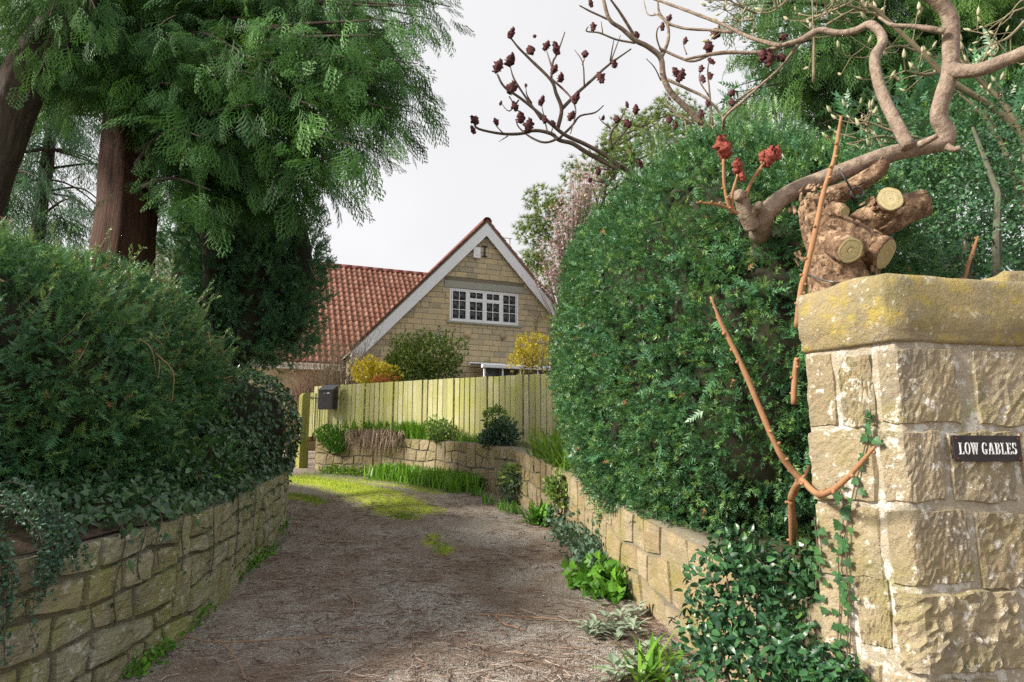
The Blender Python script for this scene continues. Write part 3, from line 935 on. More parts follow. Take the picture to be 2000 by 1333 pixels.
# pantiles
def tile_mat():
    m, nt, b = node_mat("clay_pantile"); q = NB(nt); p = q.pos()
    c = q.ramp(q.rand(), [(.0, (.225, .10, .073)), (.5, (.31, .142, .104)), (1, (.385, .205, .155))])
    c = q.mix(q.math('MULTIPLY', q.step(q.noise(p, 4, 5, .7), .5, .7), .5), c, (.20, .12, .08))
    c = q.mix(q.math('MULTIPLY', q.step(q.noise(p, 20, 4, .7), .58, .7), .6), c, (.42, .38, .26))
    q.l(c, b.inputs["Base Color"]); b.inputs["Roughness"].default_value = .85; b.inputs["Specular IOR Level"].default_value = .25
    q.bump(q.noise(p, 40, 3), .4, .01, b)
    return m
M_tile = tile_mat()
TW, TG = .225, .33
def tile_mesh():
    u = np.linspace(0, 1, 9)
    prof = .035 * np.cos(u * 2 * math.pi * 1.0 + .6) + .012 * np.cos(u * 4 * math.pi)
    V = []
    for (yy, dz, th) in ((0, .03, 0), (TG + .06, 0, 0), (0, .03, -.018)):
        for ui, pz in zip(u, prof): V.append((ui * TW * 1.06, yy, pz + dz + th))
    F = []
    for i in range(8):
        F.append([i, i + 1, 9 + i + 1, 9 + i]); F.append([18 + i, 18 + i + 1, i + 1, i])
    return make_mesh("roof_tile", V, F, M_tile, smooth=True)
tme = tile_mesh()
def slope_matrix(o, right, up):
    right, up = nrm(right), nrm(up); n = np.cross(right, up)
    return Matrix([[right[i], up[i], n[i], o[i]] for i in range(3)] + [[0, 0, 0, 1]])
# main roof: eave and ridge parallel to the gable wall, behind it
e_y, r_y = 2.0, 6.6
ez = HP(620, 706, e_y)[2]; rz_ = HP(740, 527, r_y)[2]
upv = np.array((0, r_y - e_y, rz_ - ez)); SL = np.linalg.norm(upv); upd = upv / SL
x_left = HP(560, 600, 4.0)[0] - 1.2
V, F = quad_prism([(x_left - 4, 0), (x_left - 4, 1), (0, 1), (0, 0)], 0, 0)
V = np.array([(x_left - 4, e_y, ez - .06), (1.2, e_y, ez - .06), (1.2, r_y, rz_ - .06), (x_left - 4, r_y, rz_ - .06), (x_left - 4, r_y * 2 - e_y, ez - .06), (1.2, r_y * 2 - e_y, ez - .06)])
roof = mk("roof", V, [[0, 1, 2, 3], [3, 2, 5, 4]], M_house_mortar, house, local=True)
def wing_z(x): return HH + .12 - abs(x) * TP
cand = []
nr = int(SL / TG)
for i in range(nr + 1):
    for k in range(60):
        x = x_left + k * TW; p = np.array((x, e_y, ez)) + upd * (i * TG - .05)
        if p[2] < wing_z(min(x + TW * .5, 0)) - .02 and x < 0: continue
        if x > 0: continue
        if i * TG > SL - .1: continue
        w = WM[house.name] @ Vector(p)
        cand.append((-w.y, x, p))
cand.sort(key=lambda c: -c[1])                               # those nearest the gable show best
Rm = lambda p, jit: slope_matrix(p + np.array((0, 0, jit)), (1, 0, 0), upd)
jr = np.random.default_rng(5)
for _, x, p in cand[:300]:
    add(bpy.data.objects.new("roof_tile", tme), roof, M=Rm(p, jr.uniform(-.006, .008)))
if len(cand) > 300:
    tv = np.array([v.co for v in tme.vertices]); tf = np.array([list(pl.vertices) for pl in tme.polygons])
    pr_ = []
    for _, x, p in cand[300:]:
        m = np.array(Rm(p, jr.uniform(-.006, .008))); pr_.append((tv @ m[:3, :3].T + m[:3, 3], tf))
    V, F = merge(pr_); kind(mk("roof_tiles", V, F, M_tile, roof, smooth=True, local=True), "stuff")
# ridge tiles of the main roof
M_ridge = plain("dark_clay_ridge", (.17, .065, .055), .85, .2, var=.3, scale=5)
def half_round(p0, p1, r_, n=10):
    p0, p1 = np.array(p0, float), np.array(p1, float); d = nrm(p1 - p0); side = nrm(np.cross(d, (0, 0, 1.0)))
    V = []
    for p, rr in ((p0, r_), (p1, r_), (p1, r_ - .02), (p0, r_ - .02)):
        for a in np.linspace(-.15, math.pi + .15, n): V.append(p + side * math.cos(a) * rr + np.array((0, 0, math.sin(a) * rr)))
    F = [[q * n + i, q * n + i + 1, ((q + 1) % 4) * n + i + 1, ((q + 1) % 4) * n + i] for q in range(4) for i in range(n - 1)]
    return np.array(V), F
x = x_left - 1
while x < .2:
    V, F = half_round((x, r_y, rz_ - .06), (x + .44, r_y, rz_ - .06), .14)
    mk("ridge_tile", V, F, M_ridge, roof, smooth=True, local=True); x += .45
# gutter and fascia under the main eave
V, F = merge([bbox(x_left - 4, -4.6, e_y + .02, e_y + .06, ez - .30, ez - .10, .005)]); mk("fascia", V, F, M_white, house, local=True)
V, F = half_round((x_left - 4, e_y - .06, -(ez - .10)), (-4.7, e_y - .06, -(ez - .10)), .06); V[:, 2] *= -1
mk("gutter", V, F, M_upvc, house, smooth=True, local=True)
V, F = box(x_left - 4, -4.8, e_y + .35, e_y + .6, 0, ez - .1); mk("side_wall", V, F, M_house_stone, house, local=True)
# gable wing roof: two slopes, tiles along the verge
for sgn, xe in ((-1, 4.75), (1, 4.75)):
    q = [(0, HH + .10), (sgn * xe, HH + .10 - xe * TP), (sgn * xe, HH + .04 - xe * TP), (0, HH + .04)]
    V, F = quad_prism(q if sgn < 0 else q[::-1], r_y + 1.5, -.19)
    wr = mk("wing_roof", V, F, M_house_mortar, house, local=True)
    ul = nrm(np.array((-sgn, 0, TP)))                          # up the slope
    right = np.array((0, -sgn * -1.0, 0)) if sgn < 0 else np.array((0, 1.0, 0))
    right = np.array((0, -1.0, 0)) if sgn < 0 else np.array((0, 1.0, 0))
    ncol = 4 if sgn < 0 else 1
    for k in range(ncol):
        for i in range(int(xe / math.cos(math.atan(TP)) / TG)):
            foot = np.array((sgn * xe, 0, HH + .12 - xe * TP)) + ul * (i * TG)
            yy = -.22 + k * TW
            o = foot + np.array((0, yy + (TW if sgn < 0 else 0), 0))
            add(bpy.data.objects.new("roof_tile", tme), wr, M=slope_matrix(o, right, ul))
for k in range(int((r_y + 1.5) / .45)):
    V, F = half_round((0, -.25 + k * .45, HH + .06), (0, -.25 + k * .45 + .44, HH + .06), .17); mk("ridge_tile", V, F, M_ridge, house, smooth=True, local=True)
# house body behind, closed
for q in (gl, gr - .3):
    V, F = box(q, q + .3, .302, r_y, 0, HH - 4.6 * TP)
    mk("flank_wall", V, F, M_house_stone, house, local=True)
# conservatory lean-to at the foot of the gable
cz1 = HP(960, 712, -1.0)[2]; cx0 = HP(938, 720, -1.2)[0]
con = []
cxs = np.linspace(cx0, cx0 + 3.2, 6)
for x in cxs: con += [bbox(x - .03, x + .03, -1.66, -1.60, .3, cz1 - .22, .006), (lambda q: q)(quad_prism([(x - .025, cz1 - .20), (x + .025, cz1 - .20), (x + .025, cz1 - .14), (x - .025, cz1 - .14)], -1.6, -1.66))]
con += [bbox(cx0 - .1, cx0 + 3.3, -1.75, -1.58, cz1 - .22, cz1 - .10, .01), bbox(cx0 - .05, cx0 + 3.25, -.2, -.1, cz1 + .06, cz1 + .16, .01)]
V, F = merge(con); cons = mk("conservatory", V, F, M_white, house, local=True)
V = np.array([(cx0 - .05, -1.7, cz1 - .10), (cx0 + 3.25, -1.7, cz1 - .10), (cx0 + 3.25, -.15, cz1 + .12), (cx0 - .05, -.15, cz1 + .12)])
V = np.vstack([V, V - (0, 0, .02)]); mk("glass_roof", V, [[0, 1, 2, 3], [7, 6, 5, 4], [0, 4, 5, 1]], plain("cloudy_roof_glass", (.22, .25, .27), .15, .7), cons, local=True)
for k in range(5):
    V, F = box(cxs[k] + .03, cxs[k + 1] - .03, -1.64, -1.63, .3, cz1 - .22); mk("pane", V, F, M_glass, cons, local=True)
# television aerial on the far slope
c = HP(996, 470, 2.5)
V, F = merge([tube([(c[0], 2.5, c[2] - 1.2), (c[0], 2.5, c[2] + .1)], .018, 6), tube([(c[0] - .35, 2.5, c[2] + .08), (c[0] + .1, 2.5, c[2] + .08)], .012, 5)] + [tube([(c[0] - .3 + .12 * k, 2.4, c[2] + .08), (c[0] - .3 + .12 * k, 2.6, c[2] + .08)], .008, 4) for k in range(4)])
mk("aerial", V, F, plain("grey_aluminium", (.25, .24, .24), .5, .5, .5), house, local=True)

# ------------------------------------------------------------------ fence, gate post, letter box
def wood_mat():
    m, nt, b = node_mat("weathered_fence_board"); q = NB(nt); p = q.pos()
    g = q.noise(q.mapped(p, (30, 30, 1.3)), 1.0, 5, .65)
    c = q.ramp(q.math('ADD', q.math('MULTIPLY', q.rand(), .65), q.math('MULTIPLY', g, .35)), [(.15, (.42, .40, .21)), (.5, (.60, .57, .28)), (.85, (.68, .64, .44))])
    c = q.mix(q.math('MULTIPLY', q.step(q.noise(p, 2.2, 4), .42, .62), .7), c, (.48, .49, .13))
    c = q.mix(q.math('MULTIPLY', q.step(g, .60, .72), .6), c, (.16, .13, .06))
    q.l(c, b.inputs["Base Color"]); b.inputs["Roughness"].default_value = .85; b.inputs["Specular IOR Level"].default_value = .25
    q.bump(g, .35, .01, b)
    return m
M_wood = wood_mat()
fa, fb = P(612, 800, 17.0), P(1130, 790, 13.5)
fd = nrm((fb - fa)[:2]); fnrm = np.array((fd[1], -fd[0]))
fence = thing("board_fence", "yellow green weathered board fence on top of the rubble wall", "fence", (fa[0], fa[1], 2.0), math.atan2(fd[1], fd[0]))
FL = np.linalg.norm((fb - fa)[:2])
def ftop(x):
    p = fa[:2] + fd * x
    px = 1000 + FPX * p[0] / p[1] * 1.0
    v = np.interp(px, [615, 860, 1080, 1150], [755, 741, 730, 728])
    return float(P(px, v, p[1])[2]) - 2.0
r = np.random.default_rng(31)
x = 0.0; k = 0
def fbot(x):
    p = fa[:2] + fd * x
    return float(gz(0, p[1])) + .86 - 2.0 - .03
while x < FL:
    wide = k % 6 == 5
    w = r.uniform(.105, .125) if not wide else .15
    zt_ = ftop(x) + r.uniform(-.004, .004); y0 = -.035 if wide else r.uniform(-.010, .004)
    V, F = bbox(0, w, y0, y0 + .02, 0, zt_ - fbot(x), .004)
    V[:, 0] += (V[:, 2] - .5) * r.uniform(-.008, .008)
    o = mk("board", V, F, M_wood, fence, local=True)
    o.matrix_basis = Matrix.Translation((x, 0, fbot(x)))
    x += w + r.uniform(.012, .026); k += 1
for hh in (.25, .85):
    V, F = bbox(-.05, FL, .03, .07, 0, .09, .004)
    V[:, 2] += np.interp(V[:, 0], [0, FL], [fbot(0) + hh, fbot(FL) + hh])
    mk("rail", V, F, M_wood, fence, local=True)
for q in np.linspace(.6, FL - .3, 4):
    V, F = bbox(q, q + .1, .072, .17, fbot(q) - .4, ftop(q) - .05, .006); mk("post", V, F, M_wood, fence, local=True)
# low screen of boards between post and fence
gpb = GP(589, 915)
post = thing("gate_post", "stout round topped timber gate post green with algae beside the letter box", "gate post", gpb, math.radians(-52))
pw = .112; ht = float(P(590, 768, gpb[1])[2] - gpb[2])
xs_ = np.linspace(-pw, pw, 13)
V = []
arch = ht - .13 + .13 * np.sqrt(np.clip(1 - (xs_ / pw) ** 2, 0, 1)) ** 1
V = np.r_[np.c_[xs_, np.full(13, -pw), np.full(13, -.1)], np.c_[xs_, np.full(13, -pw), arch], np.c_[xs_, np.full(13, pw), arch], np.c_[xs_, np.full(13, pw), np.full(13, -.1)]]
F = [[q * 13 + i, q * 13 + i + 1, (q + 1) * 13 + i + 1, (q + 1) * 13 + i] for q in range(3) for i in range(12)]
F += [[0, 13, 26, 39], [12, 51, 38, 25]]
V = V @ np.array(Matrix.Rotation(math.radians(90), 3, 'Z')).T
M_post = bark_mat("algae_green_post", (.26, .27, .06), (.44, .42, .14), (20, 20, 1.0), 1.0, .3)
mk("post_shaft", V, F, M_post, post, local=True)
V, F = tube([(pw * .6, -pw - .005, .35), (pw * .6, -pw - .03, .35)], .02, 8); mk("gate_bolt", V, F, plain("galvanised", (.3, .3, .3), .5, .5, .6), post, local=True)
for k in range(3):
    a0 = P(606 + 9 * k, 780, 16.62)
    V, F = bbox(0, .10, 0, .02, 0, 1.05, .004)
    o = mk("board", V, F, M_wood, fence, local=True)
    o.matrix_basis = WM[fence.name].inverted() @ Matrix.Translation((a0[0], a0[1], 2.02)) @ Matrix.Rotation(math.radians(-25), 4, 'Z')
V, F = tube([P(603, 776, 16.6), P(622, 779, 16.4)], .015, 6); mk("latch_bar", V, F, plain("black_iron", (.03, .03, .03), .6, .4), post)
# letter box
M_box = plain("black_painted_steel", (.018, .018, .021), .38, .5, .0, var=.2)
lc = P(640, 800, 16.4)
boxo = thing("letter_box", "black steel letter box with sloping lid on the board fence", "letter box", lc, math.atan2(fd[1], fd[0]) + .25)
bw, bh = .19, .47
prof = [(-.12, 0), (.12, 0), (.12, bh + .10), (-.12, bh - .02)]
V = np.array([(s_ * bw, y, z) for s_ in (-1, 1) for y, z in prof]); F = [[3, 2, 1, 0], [4, 5, 6, 7], [0, 1, 5, 4], [1, 2, 6, 5], [3, 0, 4, 7]]
mk("box", V, F, M_box, boxo, local=True)
V = np.array([(s_ * (bw + .012), y, z) for s_ in (-1, 1) for y, z in [(-.145, bh - .035), (.12, bh + .105), (.12, bh + .122), (-.145, bh - .015)]])
mk("lid", V, [[3, 2, 1, 0], [4, 5, 6, 7], [0, 1, 5, 4], [1, 2, 6, 5], [2, 3, 7, 6], [3, 0, 4, 7]], M_box, boxo, local=True)
V, F = bbox(-bw + .02, bw - .02, -.127, -.119, .015, bh - .09, .003); mk("door", V, F, M_box, boxo, local=True)
V, F = bbox(.03, .11, -.131, -.126, bh - .11, bh - .085, .002); mk("name_label", V, F, M_letter, boxo, local=True)
V, F = tube([(-.03, -.126, bh - .10), (-.03, -.134, bh - .10)], .012, 8); mk("lock", V, F, plain("lock_steel", (.4, .4, .4), .4, .5, .8), boxo, local=True)
a_ = np.linspace(.3, 2 * math.pi - .3, 16)
V, F = tube(np.c_[.05 * np.cos(a_) - .02, np.full(16, -.128), .24 + .05 * np.sin(a_)], .005, 5); mk("embossed_emblem", V, F, M_box, boxo, local=True)
# ------------------------------------------------------------------ foliage templates (growth along +y, face along +z)
def tri(a, b, c): return (a, b, c)
def from_tris(ts):
    V = np.array(ts, float).reshape(-1, 3)
    return V, np.arange(len(V)).reshape(-1, 3)
def yew_sprig(seed, n=7, L=.12, nl=.036, w=.0095, ring=False):
    r = np.random.default_rng(seed); T = []
    T += [((-.002, 0, 0), (.002, 0, 0), (0, L, .01))]
    for i in range(n):
        y = L * (.12 + .88 * i / n)
        for s in (-1, 1):
            a = r.uniform(.7, 1.15); zz = r.uniform(-.006, .012); l = nl * r.uniform(.75, 1.1) * (1 - .35 * i / n)
            if ring:
                th = r.uniform(0, 6.28); cx, cz = math.cos(th), math.sin(th)
            else: cx, cz = s, zz / nl
            tip = (cx * l * math.sin(a), y + l * math.cos(a), cz * l)
            T.append(((0, y - w / 2, 0), (0, y + w / 2, 0), tip) if s > 0 else ((0, y + w / 2, 0), (0, y - w / 2, 0), tip))
    T.append(((-w / 2, L * .97, 0), (w / 2, L * .97, 0), (0, L + nl * .7, .004)))
    return from_tris(T)
def frond(seed, L=.5, pairs=6):
    """flat lacy spray: long side branchlets near the base, tapering to the tip, all drooping"""
    r = np.random.default_rng(seed); T = []
    f = lambda t: np.array((0, L * t, -.30 * L * t * t))
    for i in range(2):
        a, b = f(i / 2), f((i + 1) / 2); T.append((a + (-.004, 0, 0), a + (.004, 0, 0), b))
    for i in range(pairs):
        t = .06 + .9 * i / pairs
        for s in (-1, 1):
            o = f(min(1, t + (.5 * .9 / pairs if s > 0 else 0)))
            l = L * (.46 * (1 - t) ** .8 + .07) * r.uniform(.75, 1.2)
            d = nrm(np.array((s * .62, .72, -.20 + r.uniform(-.15, .10)))); sag = np.array((0, 0, -.28 * l))
            e = o + d * l + sag; pz = np.array((s * -.6, .6, 0)) * .008
            T.append((o - pz, o + pz, e))
            for q, k in ((.28, 1), (.46, -1), (.64, 1), (.82, -1)):
                if l < .1 * L and q < .4: continue
                b = o + d * l * q + sag * q * q; m = l * (1 - q * .55) * .52
                dd = nrm(d + np.array((s * .75 * k, -.55 * k * .55 + .3, -.35 + r.uniform(-.1, .1))))
                T.append((b - d * .019, b + d * .021, b + dd * m))
    e = f(1); T.append((f(.9) + (-.008, 0, 0), f(.9) + (.008, 0, 0), e + (0, .06 * L, -.05 * L)))
    return from_tris(T)
def fan_leaf(outline, fold=.15, curl=.1):
    """leaf blade from half-outline points (x, y); folded along the midrib"""
    o = np.array(outline, float); L = o[:, 1].max()
    mid = np.array([(0, y) for _, y in o])
    T = []
    P3 = lambda x, y: (x, y, fold * abs(x) - curl * y * y / L)
    for s in (-1, 1):
        for i in range(len(o) - 1):
            a, b = P3(s * o[i][0], o[i][1]), P3(s * o[i + 1][0], o[i + 1][1]); c, d = P3(0, o[i][1]), P3(0, o[i + 1][1])
            for t in ((c, a, b), (c, b, d)):
                if np.linalg.norm(np.cross(np.subtract(t[1], t[0]), np.subtract(t[2], t[0]))) > 1e-9: T.append(t if s > 0 else t[::-1])
    return from_tris(T)
T_oval = fan_leaf([(0, 0), (.22, .25), (.27, .55), (.15, .85), (0, 1)], .25, .2)
T_small = fan_leaf([(0, 0), (.28, .5), (0, 1)], .3, .15)
T_ivy = fan_leaf([(0, 0), (.40, .08), (.50, .28), (.27, .42), (.30, .62), (.14, .68), (0, 1)], .12, .15)
T_holly_s = fan_leaf([(0, 0), (.24, .2), (.30, .48), (.2, .75), (0, 1)], .45, .25)
T_ivy_s = fan_leaf([(0, 0), (.46, .2), (.22, .5), (0, 1)], .12, .15)
T_holly = fan_leaf([(0, 0), (.16, .12), (.30, .14), (.20, .32), (.36, .42), (.20, .56), (.30, .70), (.13, .80), (0, 1)], .45, .25)
T_petal = from_tris([((-.3, 0, 0), (.3, 0, 0), (0, 1, .2)), ((-.3, 0, 0), (0, 1, .2), (-.45, .6, .3))])
T_yew = [yew_sprig(k) for k in range(5)]
T_yewr = [yew_sprig(20 + k, 8, .075, .034, .0095, True) for k in range(5)]
T_fill = [yew_sprig(40 + k, 5, .14, .05, .024) for k in range(3)]
T_frond = [frond(k) for k in range(5)]
T_frond_s = [frond(k + 9, .5, 4) for k in range(4)]
def tuft(seed, n=14, l=1.0, w=.05):
    r = np.random.default_rng(seed); T = []
    for _ in range(n):
        d = nrm(np.array((r.normal() * .7, abs(r.normal()) * .7 + .3, r.normal() * .7))); s = nrm(np.cross(d, r.normal(size=3))) * w
        T.append((-s, s, d * l * r.uniform(.6, 1)))
    return from_tris(T)
T_tuft = [tuft(k) for k in range(3)]
def strap(L=1.0, w=.06, bend=.5, seg=4):
    pts = []
    for i in range(seg + 1):
        t = i / seg; a = bend * t * 1.6
        pts.append((L * (t - .12 * bend * t * t), -L * bend * .45 * t ** 2.2))
    T = []
    wd = [w * .8, w, w * .95, w * .7, 0.0]
    for i in range(seg):
        (y0, z0), (y1, z1) = pts[i], pts[i + 1]; a, b = wd[i] / 2, wd[i + 1] / 2
        T.append(((-a, y0, z0), (a, y0, z0), (b, y1, z1)))
        if b > 0: T.append(((-a, y0, z0), (b, y1, z1), (-b, y1, z1)))
    return from_tris(T)
T_strap = [strap(1, .065, b) for b in (.25, .6, 1.0)]
T_blade = [strap(1, .09, b) for b in (.15, .5)]

def shell(c, rad, p, n, rz=0.0, amp=.1, nscale=1.6, seed=0, cull=.85, zmin=None, inner=0.0):
    """n points and normals on a lumpy super-ellipsoid, thinned where it faces away from the camera"""
    rad = np.asarray(rad, float); m = max(n * 14, 4000)
    d = unit(m)
    rr = (np.abs(d / rad) ** p).sum(1) ** (-1 / p)
    q = d * rr[:, None]
    nr = nrm(np.sign(q) * np.abs(q) ** (p - 1) / rad ** p)
    w = rr ** 2 / np.clip((nr * d).sum(1), .15, 1)
    co, si = math.cos(rz), math.sin(rz)
    Rz = np.array(((co, -si, 0), (si, co, 0), (0, 0, 1)))
    q = q @ Rz.T; nr = nr @ Rz.T
    pos = q + np.asarray(c)
    pos = pos + nr * (amp * noise3(pos, nscale, seed, 3) - rng.random(m) ** 2 * inner)[:, None]
    v = nrm(np.array((0, 0, EYE)) - pos)
    f = (nr * v).sum(1)
    w = w * np.where(f < -.3, 1 - cull, 1)
    if zmin is not None: w = w * (pos[:, 2] > (zmin(pos) if callable(zmin) else zmin))
    ix = rng.choice(m, n, replace=True, p=w / w.sum()) if n > (w > 0).sum() else rng.choice(m, n, replace=False, p=w / w.sum())
    return pos[ix], nr[ix]

def core_shell(c, rad, p, rz, amp, nscale, seed, shrink, nu=40, nv=24):
    """the closed twiggy inside of a hedge"""
    th = np.linspace(0, 2 * math.pi, nu, endpoint=False); ph = np.linspace(-math.pi / 2, math.pi / 2, nv)
    A, B = np.meshgrid(th, ph, indexing='ij')
    d = np.stack([np.cos(A) * np.cos(B), np.sin(A) * np.cos(B), np.sin(B)], -1).reshape(-1, 3)
    rad = np.asarray(rad, float)
    rr = (np.abs(d / rad) ** p).sum(1) ** (-1 / p); q = d * rr[:, None]
    nr = nrm(np.sign(q) * np.abs(q) ** (p - 1) / rad ** p)
    co, si = math.cos(rz), math.sin(rz); Rz = np.array(((co, -si, 0), (si, co, 0), (0, 0, 1)))
    q = q @ Rz.T; nr = nr @ Rz.T
    V = q + np.asarray(c); V = V + nr * (amp * noise3(V, nscale, seed, 3) - shrink)[:, None]
    i, j = np.meshgrid(np.arange(nu), np.arange(nv - 1), indexing='ij')
    F = np.stack([i * nv + j, ((i + 1) % nu) * nv + j, ((i + 1) % nu) * nv + j + 1, i * nv + j + 1], -1).reshape(-1, 4)
    return V, F

YEW = [(.12, (.024, .072, .036)), (.38, (.054, .162, .066)), (.60, (.108, .265, .090)), (.86, (.27, .42, .09))]
M_yew = leaf_mat("yew_needles", YEW, .38, .5, .22)
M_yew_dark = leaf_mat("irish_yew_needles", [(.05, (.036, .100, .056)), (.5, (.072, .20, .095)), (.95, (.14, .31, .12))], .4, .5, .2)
M_cedar = leaf_mat("cedar_fronds", [(.05, (.026, .070, .029)), (.45, (.056, .150, .043)), (.75, (.104, .255, .055)), (.97, (.19, .37, .07))], .55, .2, .22)
M_conif = leaf_mat("cypress_fronds", [(.05, (.022, .064, .018)), (.5, (.054, .138, .030)), (.95, (.145, .275, .05))], .55, .25, .28)
M_holly = leaf_mat("holly_leaves", [(.05, (.018, .055, .030)), (.5, (.035, .11, .045)), (.85, (.06, .17, .05)), (.98, (.22, .34, .04))], .36, .42, .12)
M_holly_part = leaf_mat("holly_leaf_blades", [(.05, (.018, .055, .030)), (.5, (.035, .11, .045)), (.85, (.06, .17, .05)), (.98, (.22, .34, .04))], .36, .42, .12, obj_rand=True)
M_ivy = leaf_mat("ivy_leaves", [(.05, (.020, .055, .028)), (.5, (.035, .10, .04)), (.9, (.075, .16, .05)), (.99, (.30, .34, .04))], .30, .55, .15)
M_ivy_part = leaf_mat("pier_ivy_blades", [(.05, (.03, .08, .035)), (.5, (.05, .14, .05)), (.95, (.08, .20, .06))], .45, .4, .2, obj_rand=True)
M_coton = leaf_mat("cotoneaster_leaves", [(.05, (.03, .08, .06)), (.5, (.055, .14, .09)), (.95, (.11, .21, .12))], .45, .45, .15)
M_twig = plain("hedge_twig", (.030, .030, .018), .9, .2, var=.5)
M_dead = leaf_mat("dead_brown_sprays", [(.05, (.20, .09, .045)), (.5, (.34, .17, .08)), (.95, (.42, .25, .13))], .8, .2, .2, tcol=(.4, .2, .08))
M_red_bark = bark_mat("red_cedar_bark", (.035, .019, .013), (.135, .065, .042), (26, 26, 1.4), 1.0, 1.0)
M_dark_bark = bark_mat("grey_brown_bark", (.035, .026, .02), (.12, .09, .07), (22, 22, 2), 1.0, .9)
M_tan_bark = bark_mat("smooth_sumac_bark", (.19, .135, .10), (.46, .36, .29), (18, 18, 18), 1.0, 1.0, lich=(.40, .34, .23))
M_flaky = bark_mat("flaking_orange_bark", (.09, .05, .032), (.35, .22, .135), (14, 14, 14), 1.6, 1.0, patch=(.45, .31, .20))
M_orange = bark_mat("velvet_orange_shoot", (.30, .15, .075), (.47, .26, .14), (12, 12, 12), 1.0, .2)
M_thin_bark = bark_mat("thin_twig_bark", (.10, .07, .055), (.20, .15, .12), (20, 20, 20), 1.0, .3)
M_magnolia = bark_mat("pale_magnolia_bark", (.22, .18, .11), (.36, .31, .20), (10, 10, 10), 1.0, .3)

def sprigs(name, pos, nr, parent, mat, tm, size=(.8, 1.25), out=.7, up=.25, rnd=.55, cluster=5, spread=.07, tint=None):
    """leafy shoots in small clusters growing out of a surface"""
    k = len(pos); pos = np.repeat(pos, cluster, 0); nr = np.repeat(nr, cluster, 0)
    n = len(pos)
    base = np.repeat(rng.random(k), cluster)
    d = nrm(nr * out + np.array((0, 0, up)) + rng.normal(size=(n, 3)) * rnd * .6)
    p = pos + rng.normal(size=(n, 3)) * spread
    R = frames(d, nrm(np.array((0, 0, 1.0)) + nr * .4 + rng.normal(size=(n, 3)) * .5))
    t = np.clip(base * .55 + rng.random(n) * .45, 0, 1) if tint is None else tint(n)
    V, F, T = scatter(tm, p, R, rng.uniform(*size, n), t)
    return mk(name, V, F, mat, parent, tint=T)

# ------------------------------------------------------------------ clipped yew on the right
YC, YR, YRZ = (1.88, 6.75, 2.58), (1.26, 2.50, 1.92), .24
yew = thing("yew_hedge", "big clipped dark green yew dome overhanging the wall beside the pier", "hedge", (2.0, 6.7, 1.2))
V, F = core_shell(YC, YR, 2.25, YRZ, .11, 2.4, 1, .17); mk("inner_branches", V, F, M_twig, yew)
pos, nr = shell(YC, YR, 2.25, 5300, YRZ, .11, 2.4, 1, zmin=.85, inner=.09)
sprigs("foliage", pos, nr, yew, M_yew, T_yewr, (.70, 1.10), .75, .05, .95, 4, .035)
pos, nr = shell(YC, YR, 2.25, 900, YRZ, .11, 2.4, 1, zmin=.85)
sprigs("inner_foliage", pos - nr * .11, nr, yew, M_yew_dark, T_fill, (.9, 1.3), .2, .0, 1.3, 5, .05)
pos, nr = shell(YC, YR, 2.25, 110, YRZ, .11, 2.4, 1, zmin=.9)
sprigs("dead_sprigs", pos + nr * .06, nr, yew, M_dead, T_yewr, (.4, .9), .4, -.3, .9, 1, .02)
V, F = tube([(1.95, 6.0, .9), (1.95, 6.2, 2.6)], [.16, .10], 8); mk("trunk", V, F, M_dark_bark, yew)
# darker yew mass behind, towards the back garden
yew2 = thing("yew_shrub", "loose dark yew with upright shoots behind the clipped dome", "shrub", (3.4, 9.0, 1.4))
pos, nr = shell((3.0, 9.2, 3.7), (1.9, 1.3, 2.5), 2.2, 700, 0, .3, 1.2, 3, inner=.5)
sprigs("foliage", pos, nr, yew2, M_yew, T_yew, (1.3, 2.0), .4, .7, .8, 5, .15)
V, F = tube([(3.0, 9.2, 1.3), (3.0, 9.2, 5.0)], [.15, .05], 7); mk("trunk", V, F, M_dark_bark, yew2)

yw = P(1930, 420, 8.6)
yew3 = thing("yew_shrub", "dark evergreen mass closing the view behind the holly tree", "shrub", (yw[0], yw[1], 1.4))
pos, nr = shell(yw, (2.0, .9, 1.9), 2.4, 420, 0, .25, 1.2, 3, inner=.5)
sprigs("foliage", pos, nr, yew3, M_yew_dark, T_fill, (1.6, 2.6), .4, .3, 1.0, 5, .15)
V, F = tube([(yw[0], yw[1], 1.3), (yw[0], yw[1], 4.0)], [.15, .05], 7); mk("trunk", V, F, M_dark_bark, yew3)
# ------------------------------------------------------------------ loose yew hedge on the left
HC, HR, HRZ = (-4.62, 6.55, 1.90), (1.45, 2.95, 1.45), .06
hedge = thing("yew_hedge", "shaggy overgrown yew hedge with dead twigs above the mossy wall", "hedge", (-4.6, 6.5, 1.2))
V, F = core_shell(HC, HR, 2.4, HRZ, .16, 1.3, 2, .22); mk("inner_branches", V, F, M_twig, hedge)
pos, nr = shell(HC, HR, 2.4, 3250, HRZ, .16, 1.3, 2, zmin=1.0, inner=.14)
sprigs("foliage", pos, nr, hedge, M_yew, T_yewr[:3] + T_yew[:2], (.8, 1.30), .65, .15, 1.0, 5, .05)
pos, nr = shell(HC, HR, 2.4, 800, HRZ, .16, 1.3, 2, zmin=.95)
sprigs("inner_foliage", pos - nr * .16, nr, hedge, M_yew_dark, T_fill, (1.0, 1.5), .2, .0, 1.3, 5, .06)
